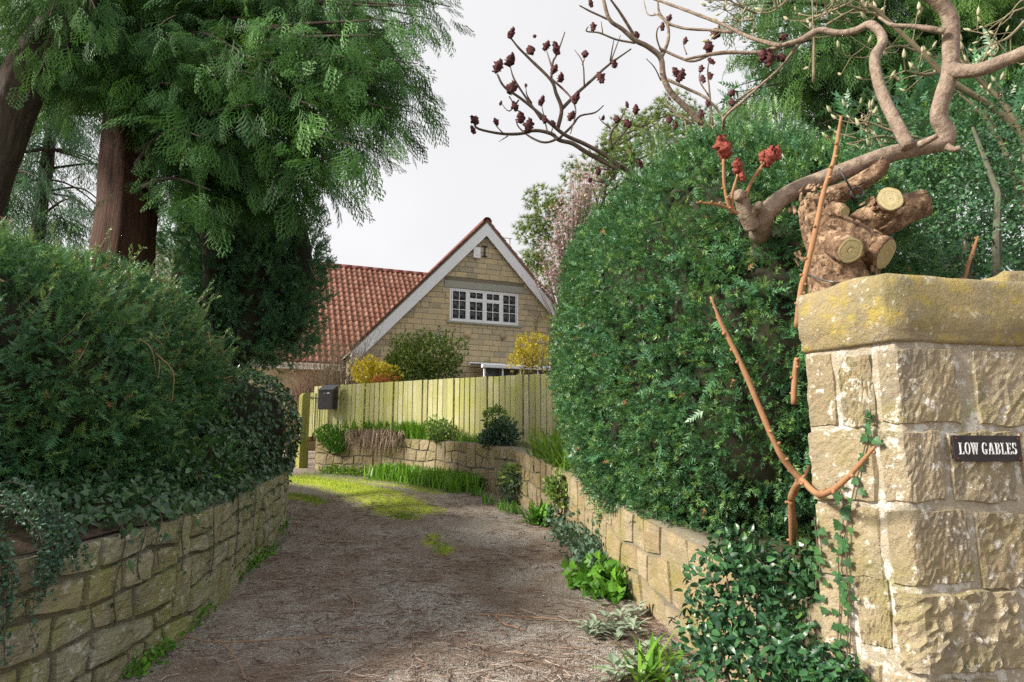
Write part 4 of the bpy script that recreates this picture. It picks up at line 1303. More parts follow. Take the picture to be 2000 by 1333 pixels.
# long straggling leader shoots, leafy all along
pos, nr = shell(HC, HR, 2.4, 120, HRZ, .16, 1.3, 2, zmin=2.2)
parts, lp, ld = [], [], []
for p, n in zip(pos, nr):
    d = nrm(n * .5 + np.array((.35, -.1, .8)) + rng.normal(size=3) * .35); L = rng.uniform(.18, .45)
    pts = np.array([p - n * .1, p + d * L * .5, p + d * L + np.array((.02, 0, rng.uniform(-.03, .05)))])
    V, F = tube(spline(pts, 3), [.005, .002], 3, False); mk("leader_stem", V, F, M_magnolia, hedge)
    for t in np.linspace(.1, 1, 9):
        lp.append(p + d * L * t); ld.append(nrm(d + rng.normal(size=3) * .5))
lp, ld = np.array(lp), np.array(ld)
V, F, T = scatter(T_yewr, lp, frames(ld), rng.uniform(.5, .8, len(lp)), .5 + .5 * rng.random(len(lp))); mk("leader_needles", V, F, M_yew, hedge, tint=T)
# dead twigs caught on the top
M_deadtwig = plain("dead_twig_bark", (.36, .22, .14), .9, .2, var=.4)
pos, nr = shell(HC, HR, 2.4, 80, HRZ, .16, 1.3, 2, zmin=2.3)
parts = []
for p, n in zip(pos, nr):
    d = nrm(np.cross(n, rng.normal(size=3)) + n * .3); L = rng.uniform(.12, .38)
    c = p + n * .07
    V, F = tube(spline(np.array([c, c + d * L * .5 + rng.normal(size=3) * .04, c + d * L + (0, 0, -.06)]), 3), [.006, .003], 4); mk("dead_twig", V, F, M_deadtwig, hedge)
pos, nr = shell(HC, HR, 2.4, 130, HRZ, .16, 1.3, 2, zmin=1.9)
sprigs("dead_sprigs", pos + nr * .08, nr, hedge, M_dead, T_yewr, (.5, 1.0), .3, -.6, .8, 1, .02)
V, F = tube([(-4.6, 6.5, 1.2), (-4.6, 6.5, 2.6)], [.14, .08], 8); mk("trunk", V, F, M_dark_bark, hedge)

# ------------------------------------------------------------------ Irish yew: upright dark plumes
IC = P(478, 560, 12.0)
iy = thing("irish_yew", "dark bushy upright yew between the cedar and the tiled roof", "tree", (IC[0], IC[1], 1.9))
pl = []
for k in range(16):
    a = k * 2.39996; rr = 1.0 * math.sqrt((k + .5) / 16)
    pl.append((IC + np.array((rr * math.cos(a) * 1.12, rr * math.sin(a), rng.uniform(-.35, .45) - .15 * rr)), (.46, .46, rng.uniform(1.25, 1.6))))
pp, qq = [], []
for c, rd in pl:
    pos, nr = shell(c, rd, 2.2, 95, 0, .10, 2.2, 5, inner=.12); pp.append(pos); qq.append(nr)
sprigs("crown", np.concatenate(pp), np.concatenate(qq), iy, M_yew_dark, T_yewr, (1.5, 2.3), .75, .45, .8, 7, .07)
pp, qq = [], []
for c, rd in pl:
    pos, nr = shell(c, rd, 2.2, 42, 0, .10, 2.2, 5); pp.append(pos - nr * .13); qq.append(nr)
sprigs("inner_foliage", np.concatenate(pp), np.concatenate(qq), iy, M_yew_dark, T_fill, (1.0, 1.6), .3, .4, 1.1, 3, .06)
cores = [core_shell(c, rd, 2.2, 0, .1, 2.2, 5, .24, 14, 10) for c, rd in pl]
V, F = merge(cores); mk("inner_branches", V, F, M_twig, iy)
V, F = tube([(IC[0], IC[1], 1.8), (IC[0], IC[1], 4.0)], [.22, .12], 8); mk("trunk", V, F, M_dark_bark, iy)

# ------------------------------------------------------------------ cedars on the left
def conifer(root, trunk_pts, trunk_r, targets, per, mat, bark, size, seed, droop=.5, tmpl=T_frond, start=.25, raise_=.6, tw=.012, sprig_spread=.16):
    tp = spline(np.array(trunk_pts), 10)
    V, F = tube(tp, trunk_r, 44, True, .02, seed)
    ctr = np.repeat(tp, 44, axis=0); nn_ = len(ctr); rad_ = V[:nn_] - ctr; a_ = np.tile(np.arange(44) * 2 * math.pi / 44, len(tp))
    rid = noise3(np.c_[np.cos(a_) * 7, np.sin(a_) * 7, V[:nn_, 2] * .4], 1.6, seed % 3, 3)      # stringy ridges up the bark
    V[:nn_] += nrm(rad_) * (rid * .022 * np.linalg.norm(rad_, axis=1) / .3)[:, None]
    mk("trunk", V, F, bark, root, smooth=True)
    lim, P_, D_, T_ = [], [], [], []
    for e in targets:
        i = int(np.argmin(np.abs(tp[:, 2] - (e[2] + rng.uniform(.2, 1.3))))); s = tp[min(i, len(tp) - 1)]
        m = (s + e) / 2 + np.array((0, 0, raise_ * rng.uniform(.3, 1)))
        c = spline(np.array([s, m, e]), 8); L = np.linalg.norm(e - s)
        lim.append(tube(c[:-1], [.010 + .012 * L, .006], 5, False))
        tan = nrm(np.gradient(c, axis=0)); base = rng.random()
        for _ in range(per):
            t = start + (.95 - start) * rng.random() ** .75; k = t * (len(c) - 1); i0 = int(min(k, len(c) - 2)); f = k - i0
            p = c[i0] * (1 - f) + c[i0 + 1] * f
            side = nrm(np.cross(tan[i0], (0, 0, 1.0))) * rng.normal() * (1.15 - .8 * t)
            q = p + side * sprig_spread * 2.2 + rng.normal(size=3) * sprig_spread * .5
            q[2] -= rng.random() * .25 + abs(rng.normal()) * .1 * droop
            P_.append(q); D_.append(nrm(tan[i0] * .55 + side * .55 + np.array((0, 0, -droop)) + rng.normal(size=3) * .28))
            T_.append(np.clip(base * .45 + rng.random() * .55, 0, 1))
    V, F = merge(lim); kind(mk("limbs", V, F, M_dark_bark, root, smooth=True), "stuff")
    P_, D_, T_ = np.array(P_), np.array(D_), np.array(T_)
    R = frames(D_, nrm(np.array((0, 0, 1.0)) + rng.normal(size=(len(D_), 3)) * .35))
    V, F, T = scatter(tmpl, P_, R, rng.uniform(*size, len(P_)), T_)
    mk("crown", V, F, mat, root, tint=T)

def in_poly(poly, n, seed):
    r_ = np.random.default_rng(seed); poly = np.array(poly, float); out = []
    lo, hi = poly.min(0), poly.max(0)
    while len(out) < n:
        x, y = r_.uniform(lo, hi); c = False; j = len(poly) - 1
        for i in range(len(poly)):
            if (poly[i][1] > y) != (poly[j][1] > y) and x < (poly[j][0] - poly[i][0]) * (y - poly[i][1]) / (poly[j][1] - poly[i][1]) + poly[i][0]: c = not c
            j = i
        if c: out.append((x, y))
    return out
cb = P(246, 470, 10.0)
cedar = thing("cedar_tree", "tall cedar with reddish stringy trunk and drooping sprays above the hedge", "tree", (cb[0], cb[1], 1.9))
trunk = [(cb[0] - .05, cb[1], 1.7), P(248, 430, 10.0), P(252, 250, 10.1), P(275, 60, 10.2), P(300, -200, 10.4), P(310, -900, 10.8)]
r_ = np.random.default_rng(12)
tg = [P(u, v, r_.uniform(7.2, 10.5)) for u, v in in_poly([(330, -60), (915, -60), (925, 30), (880, 130), (880, 190), (815, 275), (720, 350), (640, 390), (520, 390), (400, 380), (330, 240)], 100, 1)]
tg += [P(u, v, r_.uniform(7.8, 9.6)) for u, v in in_poly([(780, -60), (920, -60), (925, 30), (880, 130), (885, 195), (815, 280), (740, 340), (700, 320), (800, 180), (830, 60)], 18, 21)]
tg += [P(u, v, r_.uniform(8.2, 12.5)) for u, v in in_poly([(0, -60), (330, -60), (330, 120), (200, 200), (0, 230)], 48, 2)]
tg += [P(u, v, r_.uniform(8.4, 9.4)) for u, v in in_poly([(190, 40), (340, 40), (330, 190), (210, 170)], 7, 9)]
tg += [P(u, v, r_.uniform(9, 12)) for u, v in in_poly([(300, 250), (560, 350), (600, 400), (420, 400), (320, 330)], 8, 5)]
tg += [P(u, v, r_.uniform(7.6, 13)) for u, v in in_poly([(-300, -500), (800, -500), (870, -60), (-300, -60)], 14, 3)]
conifer(cedar, trunk, [.46, .40, .35, .31, .26, .1], tg, 46, M_cedar, M_red_bark, (.55, 1.1), 4)
cb2 = P(-10, 330, 8.2)
cedar2 = thing("cedar_tree", "leaning grey trunked cedar at the edge above the hedge", "tree", (cb2[0] - .6, cb2[1], 1.9))
trunk = [(cb2[0] - .7, cb2[1], 1.6), P(-60, 420, 8.2), P(0, 270, 8.25), P(60, 130, 8.3), P(130, 20, 8.4), P(210, -140, 8.6), P(300, -600, 9)]
tg = [P(u, v, r_.uniform(6.8, 9)) for u, v in in_poly([(-80, -80), (260, -80), (230, 60), (90, 150), (-80, 120)], 14, 7)]
conifer(cedar2, trunk, [.34, .32, .28, .25, .22, .2, .1], tg, 46, M_cedar, M_dark_bark, (.45, .85), 6)
# sparse darker trees behind them: sky shows through
for k, (u, v, d, w_, h_, lab) in enumerate([(90, 330, 17, 2.6, 2.4, "thin dark conifer seen behind the leaning cedar trunk"), (390, 330, 18, 2.4, 2.6, "sparse dark conifer seen between the cedar trunk and upright yew"), (20, 250, 14, 2.2, 2.2, "dark conifer filling the gap between the two cedar trunks")]):
    c = P(u, v, d)
    t = thing("conifer_tree", lab, "tree", (c[0], c[1], 1.6))
    tg = [c + np.array((rng.uniform(-w_, w_), rng.uniform(-1.5, 1.5), rng.uniform(-h_, h_))) for _ in range(50)]
    conifer(t, [(c[0], c[1], 1.5), (c[0], c[1], c[2]), (c[0] + .1, c[1], c[2] + 4.5)], [.2, .15, .05], tg, 17, M_yew_dark, M_dark_bark, (.9, 1.5), 8 + k, .35, T_frond_s, .15)

# ------------------------------------------------------------------ cypress behind on the right
cr = P(1800, 100, 13.0)
cyp = thing("cypress_tree", "tall green cypress with hanging sprays behind the magnolia", "tree", (cr[0], cr[1], 1.8))
tg = [P(u, v, r_.uniform(11.0, 13.5)) for u, v in in_poly([(1400, -80), (2080, -80), (2080, 330), (1900, 330), (1700, 300), (1560, 280), (1420, 240), (1350, 130), (1370, 20)], 96, 4)]
conifer(cyp, [(cr[0], cr[1], 1.7), (cr[0], cr[1], 6), (cr[0], cr[1], 13)], [.35, .28, .1], tg, 38, M_conif, M_dark_bark, (.8, 1.35), 11, .9, T_frond, .2, .5, sprig_spread=.22)
pos, nr = shell(P(1770, 90, 14.6), (3.4, 1.0, 3.0), 2.4, 480, 0, .4, .8, 2, inner=.6)
sprigs("inner_foliage", pos, nr, cyp, M_yew_dark, T_fill, (2.2, 3.6), .3, -.4, 1.0, 5, .25)
# ------------------------------------------------------------------ ivy and shrubs on the left bank
def leaf_cloud(pos, d, size, mat, parent, name, tm, up=None, tint=None):
    n = len(pos)
    V, F, T = scatter(tm, pos, frames(d, up), rng.uniform(*size, n), tint)
    return mk(name, V, F, mat, parent, tint=T)
ivy = thing("ivy", "glossy ivy mounded over the bank at the bend of the mossy wall", "ivy", (-3.6, 9.0, 1.4))
pp, qq = [], []
for c, rd, n in (((-3.62, 9.3, 1.75), (.66, 1.25, .95), 3000), ((-3.5, 7.9, 1.5), (.62, 1.1, .50), 2200), ((-3.25, 6.4, 1.17), (.52, 1.3, .26), 2000), ((-3.1, 5.3, 1.12), (.55, .8, .24), 1300), ((-3.15, 4.6, 1.08), (.45, .6, .20), 700)):
    pos, nr = shell(c, rd, 2.2, n, 0, .10, 2.5, 4, inner=.12, zmin=lambda p: gz(0, p[:, 1]) + .78); pp.append(pos); qq.append(nr)
pos, nr = np.concatenate(pp), np.concatenate(qq)
# a fringe that hangs over the top course
fy = rng.uniform(4.5, 10.8, 700); fx = lx(fy) + rng.uniform(-.12, .07, 700)
fz = gz(0, fy) + l_height(fy) - .02 + rng.uniform(-.02, .10, 700) - np.where(rng.random(700) < .08, rng.random(700) * .25, 0)
fx = np.where(fz < gz(0, fy) + l_height(fy) - .08, lx(fy) + .06, fx)
pos = np.vstack([pos, np.c_[fx, fy, fz]]); nr = np.vstack([nr, np.tile((.6, -.3, .6), (700, 1))])
gy = rng.uniform(4.2, 7.2, 1100); go = rng.uniform(.05, 1.1, 1100)          # leaves creeping over the bare bank
gzz = gz(0, gy) + l_height(gy) - .088 + .42 * (1 - np.exp(-go / .9)) + .05 * go + rng.uniform(.02, .09, 1100)
pos = np.vstack([pos, np.c_[lx(gy) - go, gy, gzz]]); nr = np.vstack([nr, np.tile((.3, -.3, .9), (1100, 1))])
d = nrm(np.array((0, 0, -.8)) + nr * .3 + rng.normal(size=pos.shape) * .55)
leaf_cloud(pos, d, (.045, .085), M_ivy, ivy, "leaves", [T_ivy_s, T_ivy_s, T_oval], nrm(nr + rng.normal(size=pos.shape) * .45))
V, F = merge([core_shell((-3.62, 9.3, 1.72), (.60, 1.2, .9), 2.2, 0, .1, 2.5, 4, .12, 20, 12), core_shell((-3.5, 7.9, 1.45), (.58, 1.05, .46), 2.2, 0, .1, 2.5, 4, .10, 20, 12)])
mk("inner_stems", V, F, M_twig, ivy)
for k in range(7):                                          # bare runners down the wall
    y = [4.55, 4.95, 5.3, 5.9, 6.6, 7.4, 4.75][k]; s = LPATH.s_of_y(y); L = rng.uniform(.25, .7)
    tt = np.linspace(0, 1, 6); pts = []
    for t in tt:
        q, n = LPATH.at(s + .03 * math.sin(t * 7 + k)); pts.append((*(q + n * (.055 if t > .15 else .03)), float(gz(0, y)) + float(l_height(y)) + .03 - t * L))
    V, F = tube(spline(np.array(pts), 3), .005, 4); mk("runner", V, F, M_thin_bark, ivy)
    pts = np.array(pts)[2:]; pos = np.repeat(pts, 3, 0) + rng.normal(size=(len(pts) * 3, 3)) * .02
    leaf_cloud(pos, nrm(rng.normal(size=pos.shape) + (0, 0, -1)), (.022, .035), M_ivy, ivy, "runner_leaves", [T_ivy], nrm(np.array((1, -.4, .3)) + rng.normal(size=pos.shape) * .3))

sh = P(385, 925, 6.5)
shrub = thing("evergreen_shrub", "small shiny leaved shrub with yellow tips spilling over the mossy wall", "shrub", (sh[0], sh[1], 1.2))
pos, nr = shell(sh + (0, 0, .02), (.34, .4, .24), 2, 420, 0, .1, 3, 2, inner=.12)
leaf_cloud(pos, nrm(nr + (.2, -.2, .2) + rng.normal(size=pos.shape) * .4), (.06, .10), leaf_mat("laurel_leaves", [(.1, (.03, .085, .03)), (.6, (.06, .16, .05)), (.85, (.10, .22, .05)), (.97, (.45, .48, .05))], .2, .7, .15), shrub, "leaves", [T_oval], nrm(nr + np.array((0, 0, .8)) + rng.normal(size=pos.shape) * .3))
V, F = merge([tube([(sh[0], sh[1], 1.05), sh + rng.normal(size=3) * .12], [.012, .005], 4) for _ in range(8)]); kind(mk("stems", V, F, M_thin_bark, shrub), "stuff")

# trailing cotoneaster at the near end of the wall
cot = thing("trailing_cotoneaster", "grey green small leaved cotoneaster trailing down the near wall end", "shrub", (-3.1, 4.2, 1.1))
lp, ld, st = [], [], []
for k in range(60):
    y = rng.uniform(3.1, 4.1); x0 = float(lx(y)); w = float(l_height(y)); g = float(gz(0, y))
    far = max(0, (y - 3.8) / .55); L = rng.uniform(.10, .52) * (1 - .75 * far); s = LPATH.s_of_y(y); q, n = LPATH.at(s)
    top = np.array((*(q + n * rng.uniform(.06, .16)), g + w + rng.uniform(-.05, .05)))
    root = np.array((*(q - n * rng.uniform(.25, .75)), g + w + rng.uniform(.0, .22) + .05))
    midp = (root + top) / 2 + np.array((0, 0, rng.uniform(.05, .2)))
    end = top + np.array((*(n * rng.uniform(0, .05)), -L)) + np.array((rng.normal() * .04, rng.normal() * .08, 0))
    c = spline(np.array([root, midp, top, end]), 8); st.append(tube(c, [.004, .002], 3, False))
    for i in range(3, len(c)):
        for _ in range(5):
            lp.append(c[i] + rng.normal(size=3) * .014); ld.append(nrm(np.array((n[0] * .5, n[1] * .5, .1)) + rng.normal(size=3) * .7))
lp, ld = np.array(lp), np.array(ld)
leaf_cloud(lp, ld, (.024, .040), M_coton, cot, "leaves", [T_small], None)
V, F = merge(st); kind(mk("stems", V, F, M_thin_bark, cot), "stuff")

# ------------------------------------------------------------------ plants along the right wall
def clump(name, label, cat, spots, n, L, mat, tm=T_strap, lean=.5, group=None, droopy=.25, spread=.06, stiff=1.0):
    c = np.mean(np.array(spots), 0)
    t = thing(name, label, cat, c, 0, group)
    sp = np.array(spots); pos = sp[rng.integers(0, len(sp), n)] + np.c_[rng.normal(size=(n, 2)) * spread, np.zeros(n)]
    a = rng.uniform(0, 6.283, n); k = np.abs(rng.normal(size=n)) * lean
    d = nrm(np.c_[np.cos(a) * k, np.sin(a) * k, np.full(n, stiff)])
    R = frames(d, np.c_[-np.cos(a), -np.sin(a), np.full(n, .25)] * -1.0)
    R = frames(d, nrm(np.c_[-np.cos(a), -np.sin(a), np.full(n, .3)]))
    V, F, T = scatter(tm, pos, R, rng.uniform(*L, n))
    mk("leaves", V, F, mat, t, tint=T)
    return t
M_daff = leaf_mat("daffodil_leaves", [(.05, (.08, .21, .02)), (.5, (.16, .37, .03)), (.95, (.30, .52, .06))], .4, .45, .35)
M_daylily = leaf_mat("daylily_leaves", [(.05, (.08, .18, .02)), (.5, (.17, .34, .03)), (.95, (.30, .44, .05))], .4, .45, .35)
M_euph = leaf_mat("euphorbia_leaves", [(.05, (.07, .16, .07)), (.5, (.22, .34, .10)), (.8, (.42, .52, .14)), (.97, (.60, .64, .22))], .5, .35, .3)
M_grey = leaf_mat("grey_green_leaves", [(.05, (.05, .10, .07)), (.5, (.10, .18, .12)), (.95, (.20, .27, .18))], .55, .3, .2)
M_hay = leaf_mat("dead_grass", [(.05, (.20, .14, .10)), (.5, (.38, .28, .21)), (.95, (.54, .43, .33))], .9, .2, .1, tcol=(.3, .2, .12))
M_fresh = leaf_mat("fresh_green_leaves", [(.05, (.05, .16, .02)), (.5, (.10, .30, .03)), (.95, (.20, .45, .05))], .45, .4, .3)
M_lamb = leaf_mat("woolly_leaves", [(.05, (.20, .27, .19)), (.5, (.30, .37, .27)), (.95, (.42, .48, .36))], .9, .15, .15, obj_rand=True, tcol=(.3, .4, .25))
def WP(u, off=.12, dz=0.0):
    """a spot on the bank just behind the right wall, below photograph column u"""
    best = min(range(400), key=lambda i: abs(1000 + FPX * RPATH.at(RPATH.S * i / 399)[0][0] / RPATH.at(RPATH.S * i / 399)[0][1] - u) + (0 if RPATH.at(RPATH.S * i / 399)[0][1] > 8 else 999))
    s = RPATH.S * best / 399; p, n = RPATH.at(s)
    q = p - n * off
    return np.array((q[0], q[1], float(gz(0, p[1])) + float(r_height(s)) - .05 + dz))
def WF(u, off=.2):
    """a spot on the drive in front of the right wall, below photograph column u"""
    q = WP(u, -off)
    return np.array((q[0], q[1], float(gz(0, q[1]))))
clump("daffodil_clump", "row of green daffodil leaves along the fence foot beside the letter box", "plant", [WP(u, .16) for u in range(676, 850, 6)], 1000, (.30, .52), M_daff, T_blade, .35)
def mound(name, label, cat, c, rad, n, size, mat, tm, stems=6, up=.4, group=None, amp=.08, zbase=None, rn=.5):
    c = np.array(c, float)
    t = thing(name, label, cat, (c[0], c[1], c[2] - rad[2] if zbase is None else zbase), 0, group)
    lobes = [(c, np.array(rad) * .8, n // 3)] + [(c + np.array((math.cos(q) * rad[0] * .5, math.sin(q) * rad[1] * .5, rng.uniform(-.45, .4) * rad[2])), np.array(rad) * rng.uniform(.38, .6), n // 6) for q in rng.uniform(0, 1.3) + np.arange(5) * 1.2566]
    sh2 = [shell(c_, r_, 2.0, m_, 0, amp * 1.5, 3.0, int(n) % 5, inner=min(r_) * .6, cull=.5) for c_, r_, m_ in lobes]
    pos, nr = np.concatenate([q[0] for q in sh2]), np.concatenate([q[1] for q in sh2])
    leaf_cloud(pos, nrm(nr + np.array((0, 0, up)) + rng.normal(size=pos.shape) * rn), size, mat, t, "foliage", tm, None)
    zb = (c[2] - rad[2] if zbase is None else zbase) - .05
    V, F = merge([tube(np.array([(c[0] + rng.normal() * .03, c[1] + rng.normal() * .03, zb), c + rng.normal(size=3) * np.array(rad) * .55]), [.012 if rad[2] < .5 else .025, .004], 4, False) for _ in range(stems)])
    kind(mk("stems", V, F, M_thin_bark, t), "stuff")
    return t
p = WP(660, .0, .0); mound("bushy_perennial", "low green bushy mound hanging over the wall beside the gate post", "plant", p + (0, -.08, -.05), (.50, .36, .36), 1500, (.045, .08), M_fresh, [T_small, T_oval], zbase=p[2] - .35)
# dead grass hanging over the wall
dg = thing("dead_grass_clump", "tangle of dead brown grass hanging over the rubble wall", "plant", WP(748, .05))
n = 700; u = rng.uniform(703, 795, n)
wp = [WP(q, .08) for q in range(700, 800, 5)]
ix = np.clip(((u - 700) / 5).astype(int), 0, 19); base = np.array([wp[i] for i in ix]) + rng.normal(size=(n, 3)) * np.array((.05, .05, .03)) + (0, 0, .06)
wn_ = np.array([RPATH.at(RPATH.S * .8)[1]])[0]
L = rng.uniform(.25, .62, n) * (1 - .35 * np.abs((u - 748) / 48))
P1 = base + np.c_[wn_[0] * rng.uniform(.12, .40, n), wn_[1] * rng.uniform(.12, .40, n), rng.uniform(-.02, .16, n)]
P2 = P1 + np.c_[rng.normal(size=n) * .07 + wn_[0] * .05, rng.normal(size=n) * .04 + wn_[1] * .05, -L]
sd = nrm(np.cross(P2 - P1, rng.normal(size=(n, 3)))) * .006
V = np.stack([base - sd, base + sd, P1 + sd, P1 - sd, P2], 1).reshape(-1, 3); o = (np.arange(n) * 5)[:, None]
F = np.concatenate([o + np.array([[0, 1, 2]]), o + np.array([[0, 2, 3]]), o + np.array([[3, 2, 4]])])
mk("blades", V, F, M_hay, dg, tint=np.repeat(rng.random(n), 5))
p = WP(858, .10); mound("euphorbia", "lime green euphorbia mound above the wall nearer the letter box", "plant", p + (0, 0, .18), (.34, .30, .30), 800, (.05, .09), M_euph, [T_oval, T_small], group=None, zbase=p[2])
p = WP(962, .12); mound("euphorbia", "tall grey green euphorbia with lime heads against the fence middle", "plant", p + (0, .05, .22), (.42, .32, .36), 1100, (.06, .11), M_grey, [T_oval, T_small], zbase=p[2])
eu = [o_ for o_ in COL.objects if o_.name.startswith("euphorbia")][-1]
pos, nr = shell(p + np.array((-.05, .05, .55)), (.22, .2, .22), 2, 420, 0, .05, 3, 1, inner=.1)
leaf_cloud(pos, nrm(nr + rng.normal(size=pos.shape) * .5), (.05, .09), M_euph, eu, "flower_heads", [T_oval], None)
clump("daylily_clump", "bright green strap leaved clump on the wall beside the clipped yew", "plant", [WP(u, o_) for u in range(1040, 1100, 8) for o_ in (.1, .3)], 420, (.35, .62), M_daylily, T_strap, .55)
p = WP(905, .25); clump("daffodil_clump", "short green leaves between the two euphorbias at the fence foot", "plant", [WP(u, .25) for u in range(885, 925, 6)], 130, (.15, .28), M_daff, T_blade, .4)
p = WP(1100, -.06, -.12); mound("trailing_plant", "pale green plant trailing down the wall beside the clipped yew", "plant", p + (-.05, -.1, -.05), (.20, .20, .34), 520, (.045, .08), M_euph, [T_oval], zbase=p[2] - .3)

# at the foot of the wall, on the drive edge
def DP(u, v): return GP(u, v)
clump("daffodil_clump", "long bed of daffodil leaves at the foot of the far wall", "plant", [WF(u, o_) for u in range(772, 955, 5) for o_ in (.12, .35, .6)], 1900, (.22, .40), M_daff, T_blade, .3, spread=.10)
gc = thing("ground_cover", "low pale green ground cover at the foot of the wall by the gate post", "plant", WF(720, .2))
sp = np.array([WF(u, rng.uniform(.05, .5)) for u in np.linspace(655, 785, 60)])
n = 1500; pos = sp[rng.integers(0, 60, n)] + np.c_[rng.normal(size=(n, 2)) * .12, np.abs(rng.normal(size=n)) * .07]
leaf_cloud(pos, nrm(rng.normal(size=(n, 3)) + (0, 0, .8)), (.04, .08), M_daylily, gc, "leaves", [T_oval, T_small], None)
p = DP(1010, 985); mound("euphorbia", "lime topped euphorbia growing at the foot of the wall bend", "plant", p + (.02, .15, .28), (.30, .28, .30), 520, (.06, .10), M_grey, [T_oval, T_small], zbase=p[2])
eu = [o_ for o_ in COL.objects if o_.name.startswith("euphorbia")][-1]
pos, nr = shell(p + np.array((.02, .13, .45)), (.27, .24, .18), 2, 420, 0, .05, 3, 1, inner=.1)
leaf_cloud(pos, nrm(nr + rng.normal(size=pos.shape) * .5), (.05, .09), M_euph, eu, "flower_heads", [T_oval], None)
clump("daffodil_clump", "small green leaf tufts below the euphorbia at the wall bend", "plant", [DP(985, 998), DP(1003, 1004), DP(955, 985), DP(930, 968)], 130, (.14, .26), M_fresh, T_blade, .7)
clump("arum_clump", "bright broad green leaves beside the wall under the yew tip", "plant", [DP(u, np.interp(u, [1040, 1100], [1022, 1030])) for u in range(1046, 1104, 6)], 260, (.22, .40), M_fresh, [strap(1, .16, b) for b in (.4, .8, 1.1)], .8)
def weeds(name, label, pix, n, hgt, size, mat, tm, spread=.10, group=None):
    sp = np.array([DP(u, v) for u, v in pix]); sp = spline(sp, 8)
    t = thing(name, label, "plant", sp.mean(0), 0, group)
    pos = sp[rng.integers(0, len(sp), n)] + np.c_[rng.normal(size=(n, 2)) * spread, np.abs(rng.normal(size=n)) * hgt]
    leaf_cloud(pos, nrm(rng.normal(size=(n, 3)) + (0, 0, .7)), size, mat, t, "leaves", tm, None)
    return t
weeds("leafy_weeds", "dusty green mint like plants lining the wall foot below the yew", [(1095, 1042), (1130, 1070), (1160, 1105), (1175, 1125)], 1700, .16, (.05, .09), M_grey, [T_oval], .11)
weeds("geum_plant", "vivid green scalloped leaf plant at the wall foot", [(1150, 1145), (1180, 1160), (1205, 1172)], 420, .11, (.07, .12), M_fresh, [T_ivy], .10)
# lamb's ear: woolly rosettes, leaf by leaf
me_l = [make_mesh("woolly_leaf", *fan_leaf([(0, 0), (.16, .2), (.24, .5), (.18, .8), (0, 1)], .3, c), M_lamb, True) for c in (.2, .5)]
for lab, pix in (("grey woolly lambs ear rosettes below the lichened wall", [(1150, 1250), (1185, 1235), (1215, 1215), (1240, 1245), (1200, 1255), (1245, 1205), (1165, 1240), (1228, 1228)]), ("grey woolly lambs ear beside the strap leaves near the frame edge", [(1215, 1318), (1240, 1300), (1265, 1290), (1200, 1340), (1285, 1280)])):
    t = thing("lambs_ear", lab, "plant", DP(*pix[0]))
    for u, v in pix:
        c = DP(u, v); h = rng.uniform(.05, .14)
        for k in range(13):
            a = k * 2.4 + rng.random(); el = rng.uniform(.15, .9); d = np.array([(math.cos(a) * math.cos(el), math.sin(a) * math.cos(el), math.sin(el))])
            Rm_ = frames(d, np.array([(0, 0, 1.0)]))[0] * rng.uniform(.07, .13)
            o = c + np.array((math.cos(a) * .02, math.sin(a) * .02, h * (k / 13)))
            M_ = Matrix([[*Rm_[i], o[i]] for i in range(3)] + [[0, 0, 0, 1]])
            add(bpy.data.objects.new("leaf", me_l[k % 2]), t, M=WM[t.name].inverted() @ M_)
# agapanthus in the near corner, leaf by leaf
me_s = [make_mesh("strap_leaf", *strap(1, .075, b, 4), leaf_mat("agapanthus_blade", [(.05, (.06, .18, .02)), (.5, (.12, .30, .03)), (.95, (.26, .46, .05))], .3, .5, .3, obj_rand=True), True) for b in (.5, .9, 1.3)]
t = thing("agapanthus", "arching bright green strap leaves beside the holly near the frame bottom", "plant", DP(1285, 1333))
for u, v in ((1250, 1345), (1290, 1340), (1320, 1320), (1270, 1330)):
    c = DP(u, v)
    for k in range(12):
        a = k * 2.4 + rng.random(); el = rng.uniform(.5, 1.3); d = np.array([(math.cos(a) * math.cos(el), math.sin(a) * math.cos(el), math.sin(el))])
        Rm_ = frames(d, np.array([(-math.cos(a) * .3, -math.sin(a) * .3, 1.0)]))[0] * rng.uniform(.24, .42)
        M_ = Matrix([[*Rm_[i], c[i]] for i in range(3)] + [[0, 0, 0, 1]])
        add(bpy.data.objects.new("leaf", me_s[k % 3]), t, M=WM[t.name].inverted() @ M_)
# weeds at the foot of the left wall
for k, (lab, pix) in enumerate((("fresh green weeds at the near foot of the mossy wall", [(250, 1325), (290, 1300), (330, 1270)]), ("small bright weeds at the middle foot of the mossy wall", [(350, 1240), (380, 1215), (395, 1205)]), ("ferny green weeds at the foot of the mossy wall before the bend", [(440, 1150), (470, 1125), (500, 1105), (535, 1075)]), ("grassy tuft at the foot of the wall at the bend", [(548, 1050), (556, 1020)]))):
    weeds("wall_weeds", lab, pix, (240, 160, 520, 120)[k], .05, (.025, .05), M_fresh, [T_small, T_ivy], .05)

# ------------------------------------------------------------------ shrubs behind the fence
M_pitt = leaf_mat("small_shrub_leaves", [(.05, (.06, .11, .02)), (.5, (.13, .20, .04)), (.95, (.30, .36, .08))], .4, .5, .25)
M_yel = leaf_mat("golden_leaves", [(.05, (.38, .33, .03)), (.5, (.62, .52, .05)), (.95, (.76, .68, .12))], .5, .35, .3, tcol=(.6, .5, .05))
M_rust = leaf_mat("bronze_leaves", [(.1, (.30, .08, .03)), (.9, (.46, .20, .06))], .5, .3, .3, tcol=(.5, .2, .05))
c = P(822, 712, 19.0); mound("evergreen_shrub", "olive green evergreen bush behind the fence below the gable window", "shrub", c, (1.2, .8, 1.05), 4200, (.07, .13), M_pitt, [T_oval, T_small], 10, .7, zbase=2.0, amp=.2, rn=.6)
sh_ = [o_ for o_ in COL.objects if o_.name.startswith("evergreen_shrub")][-1]
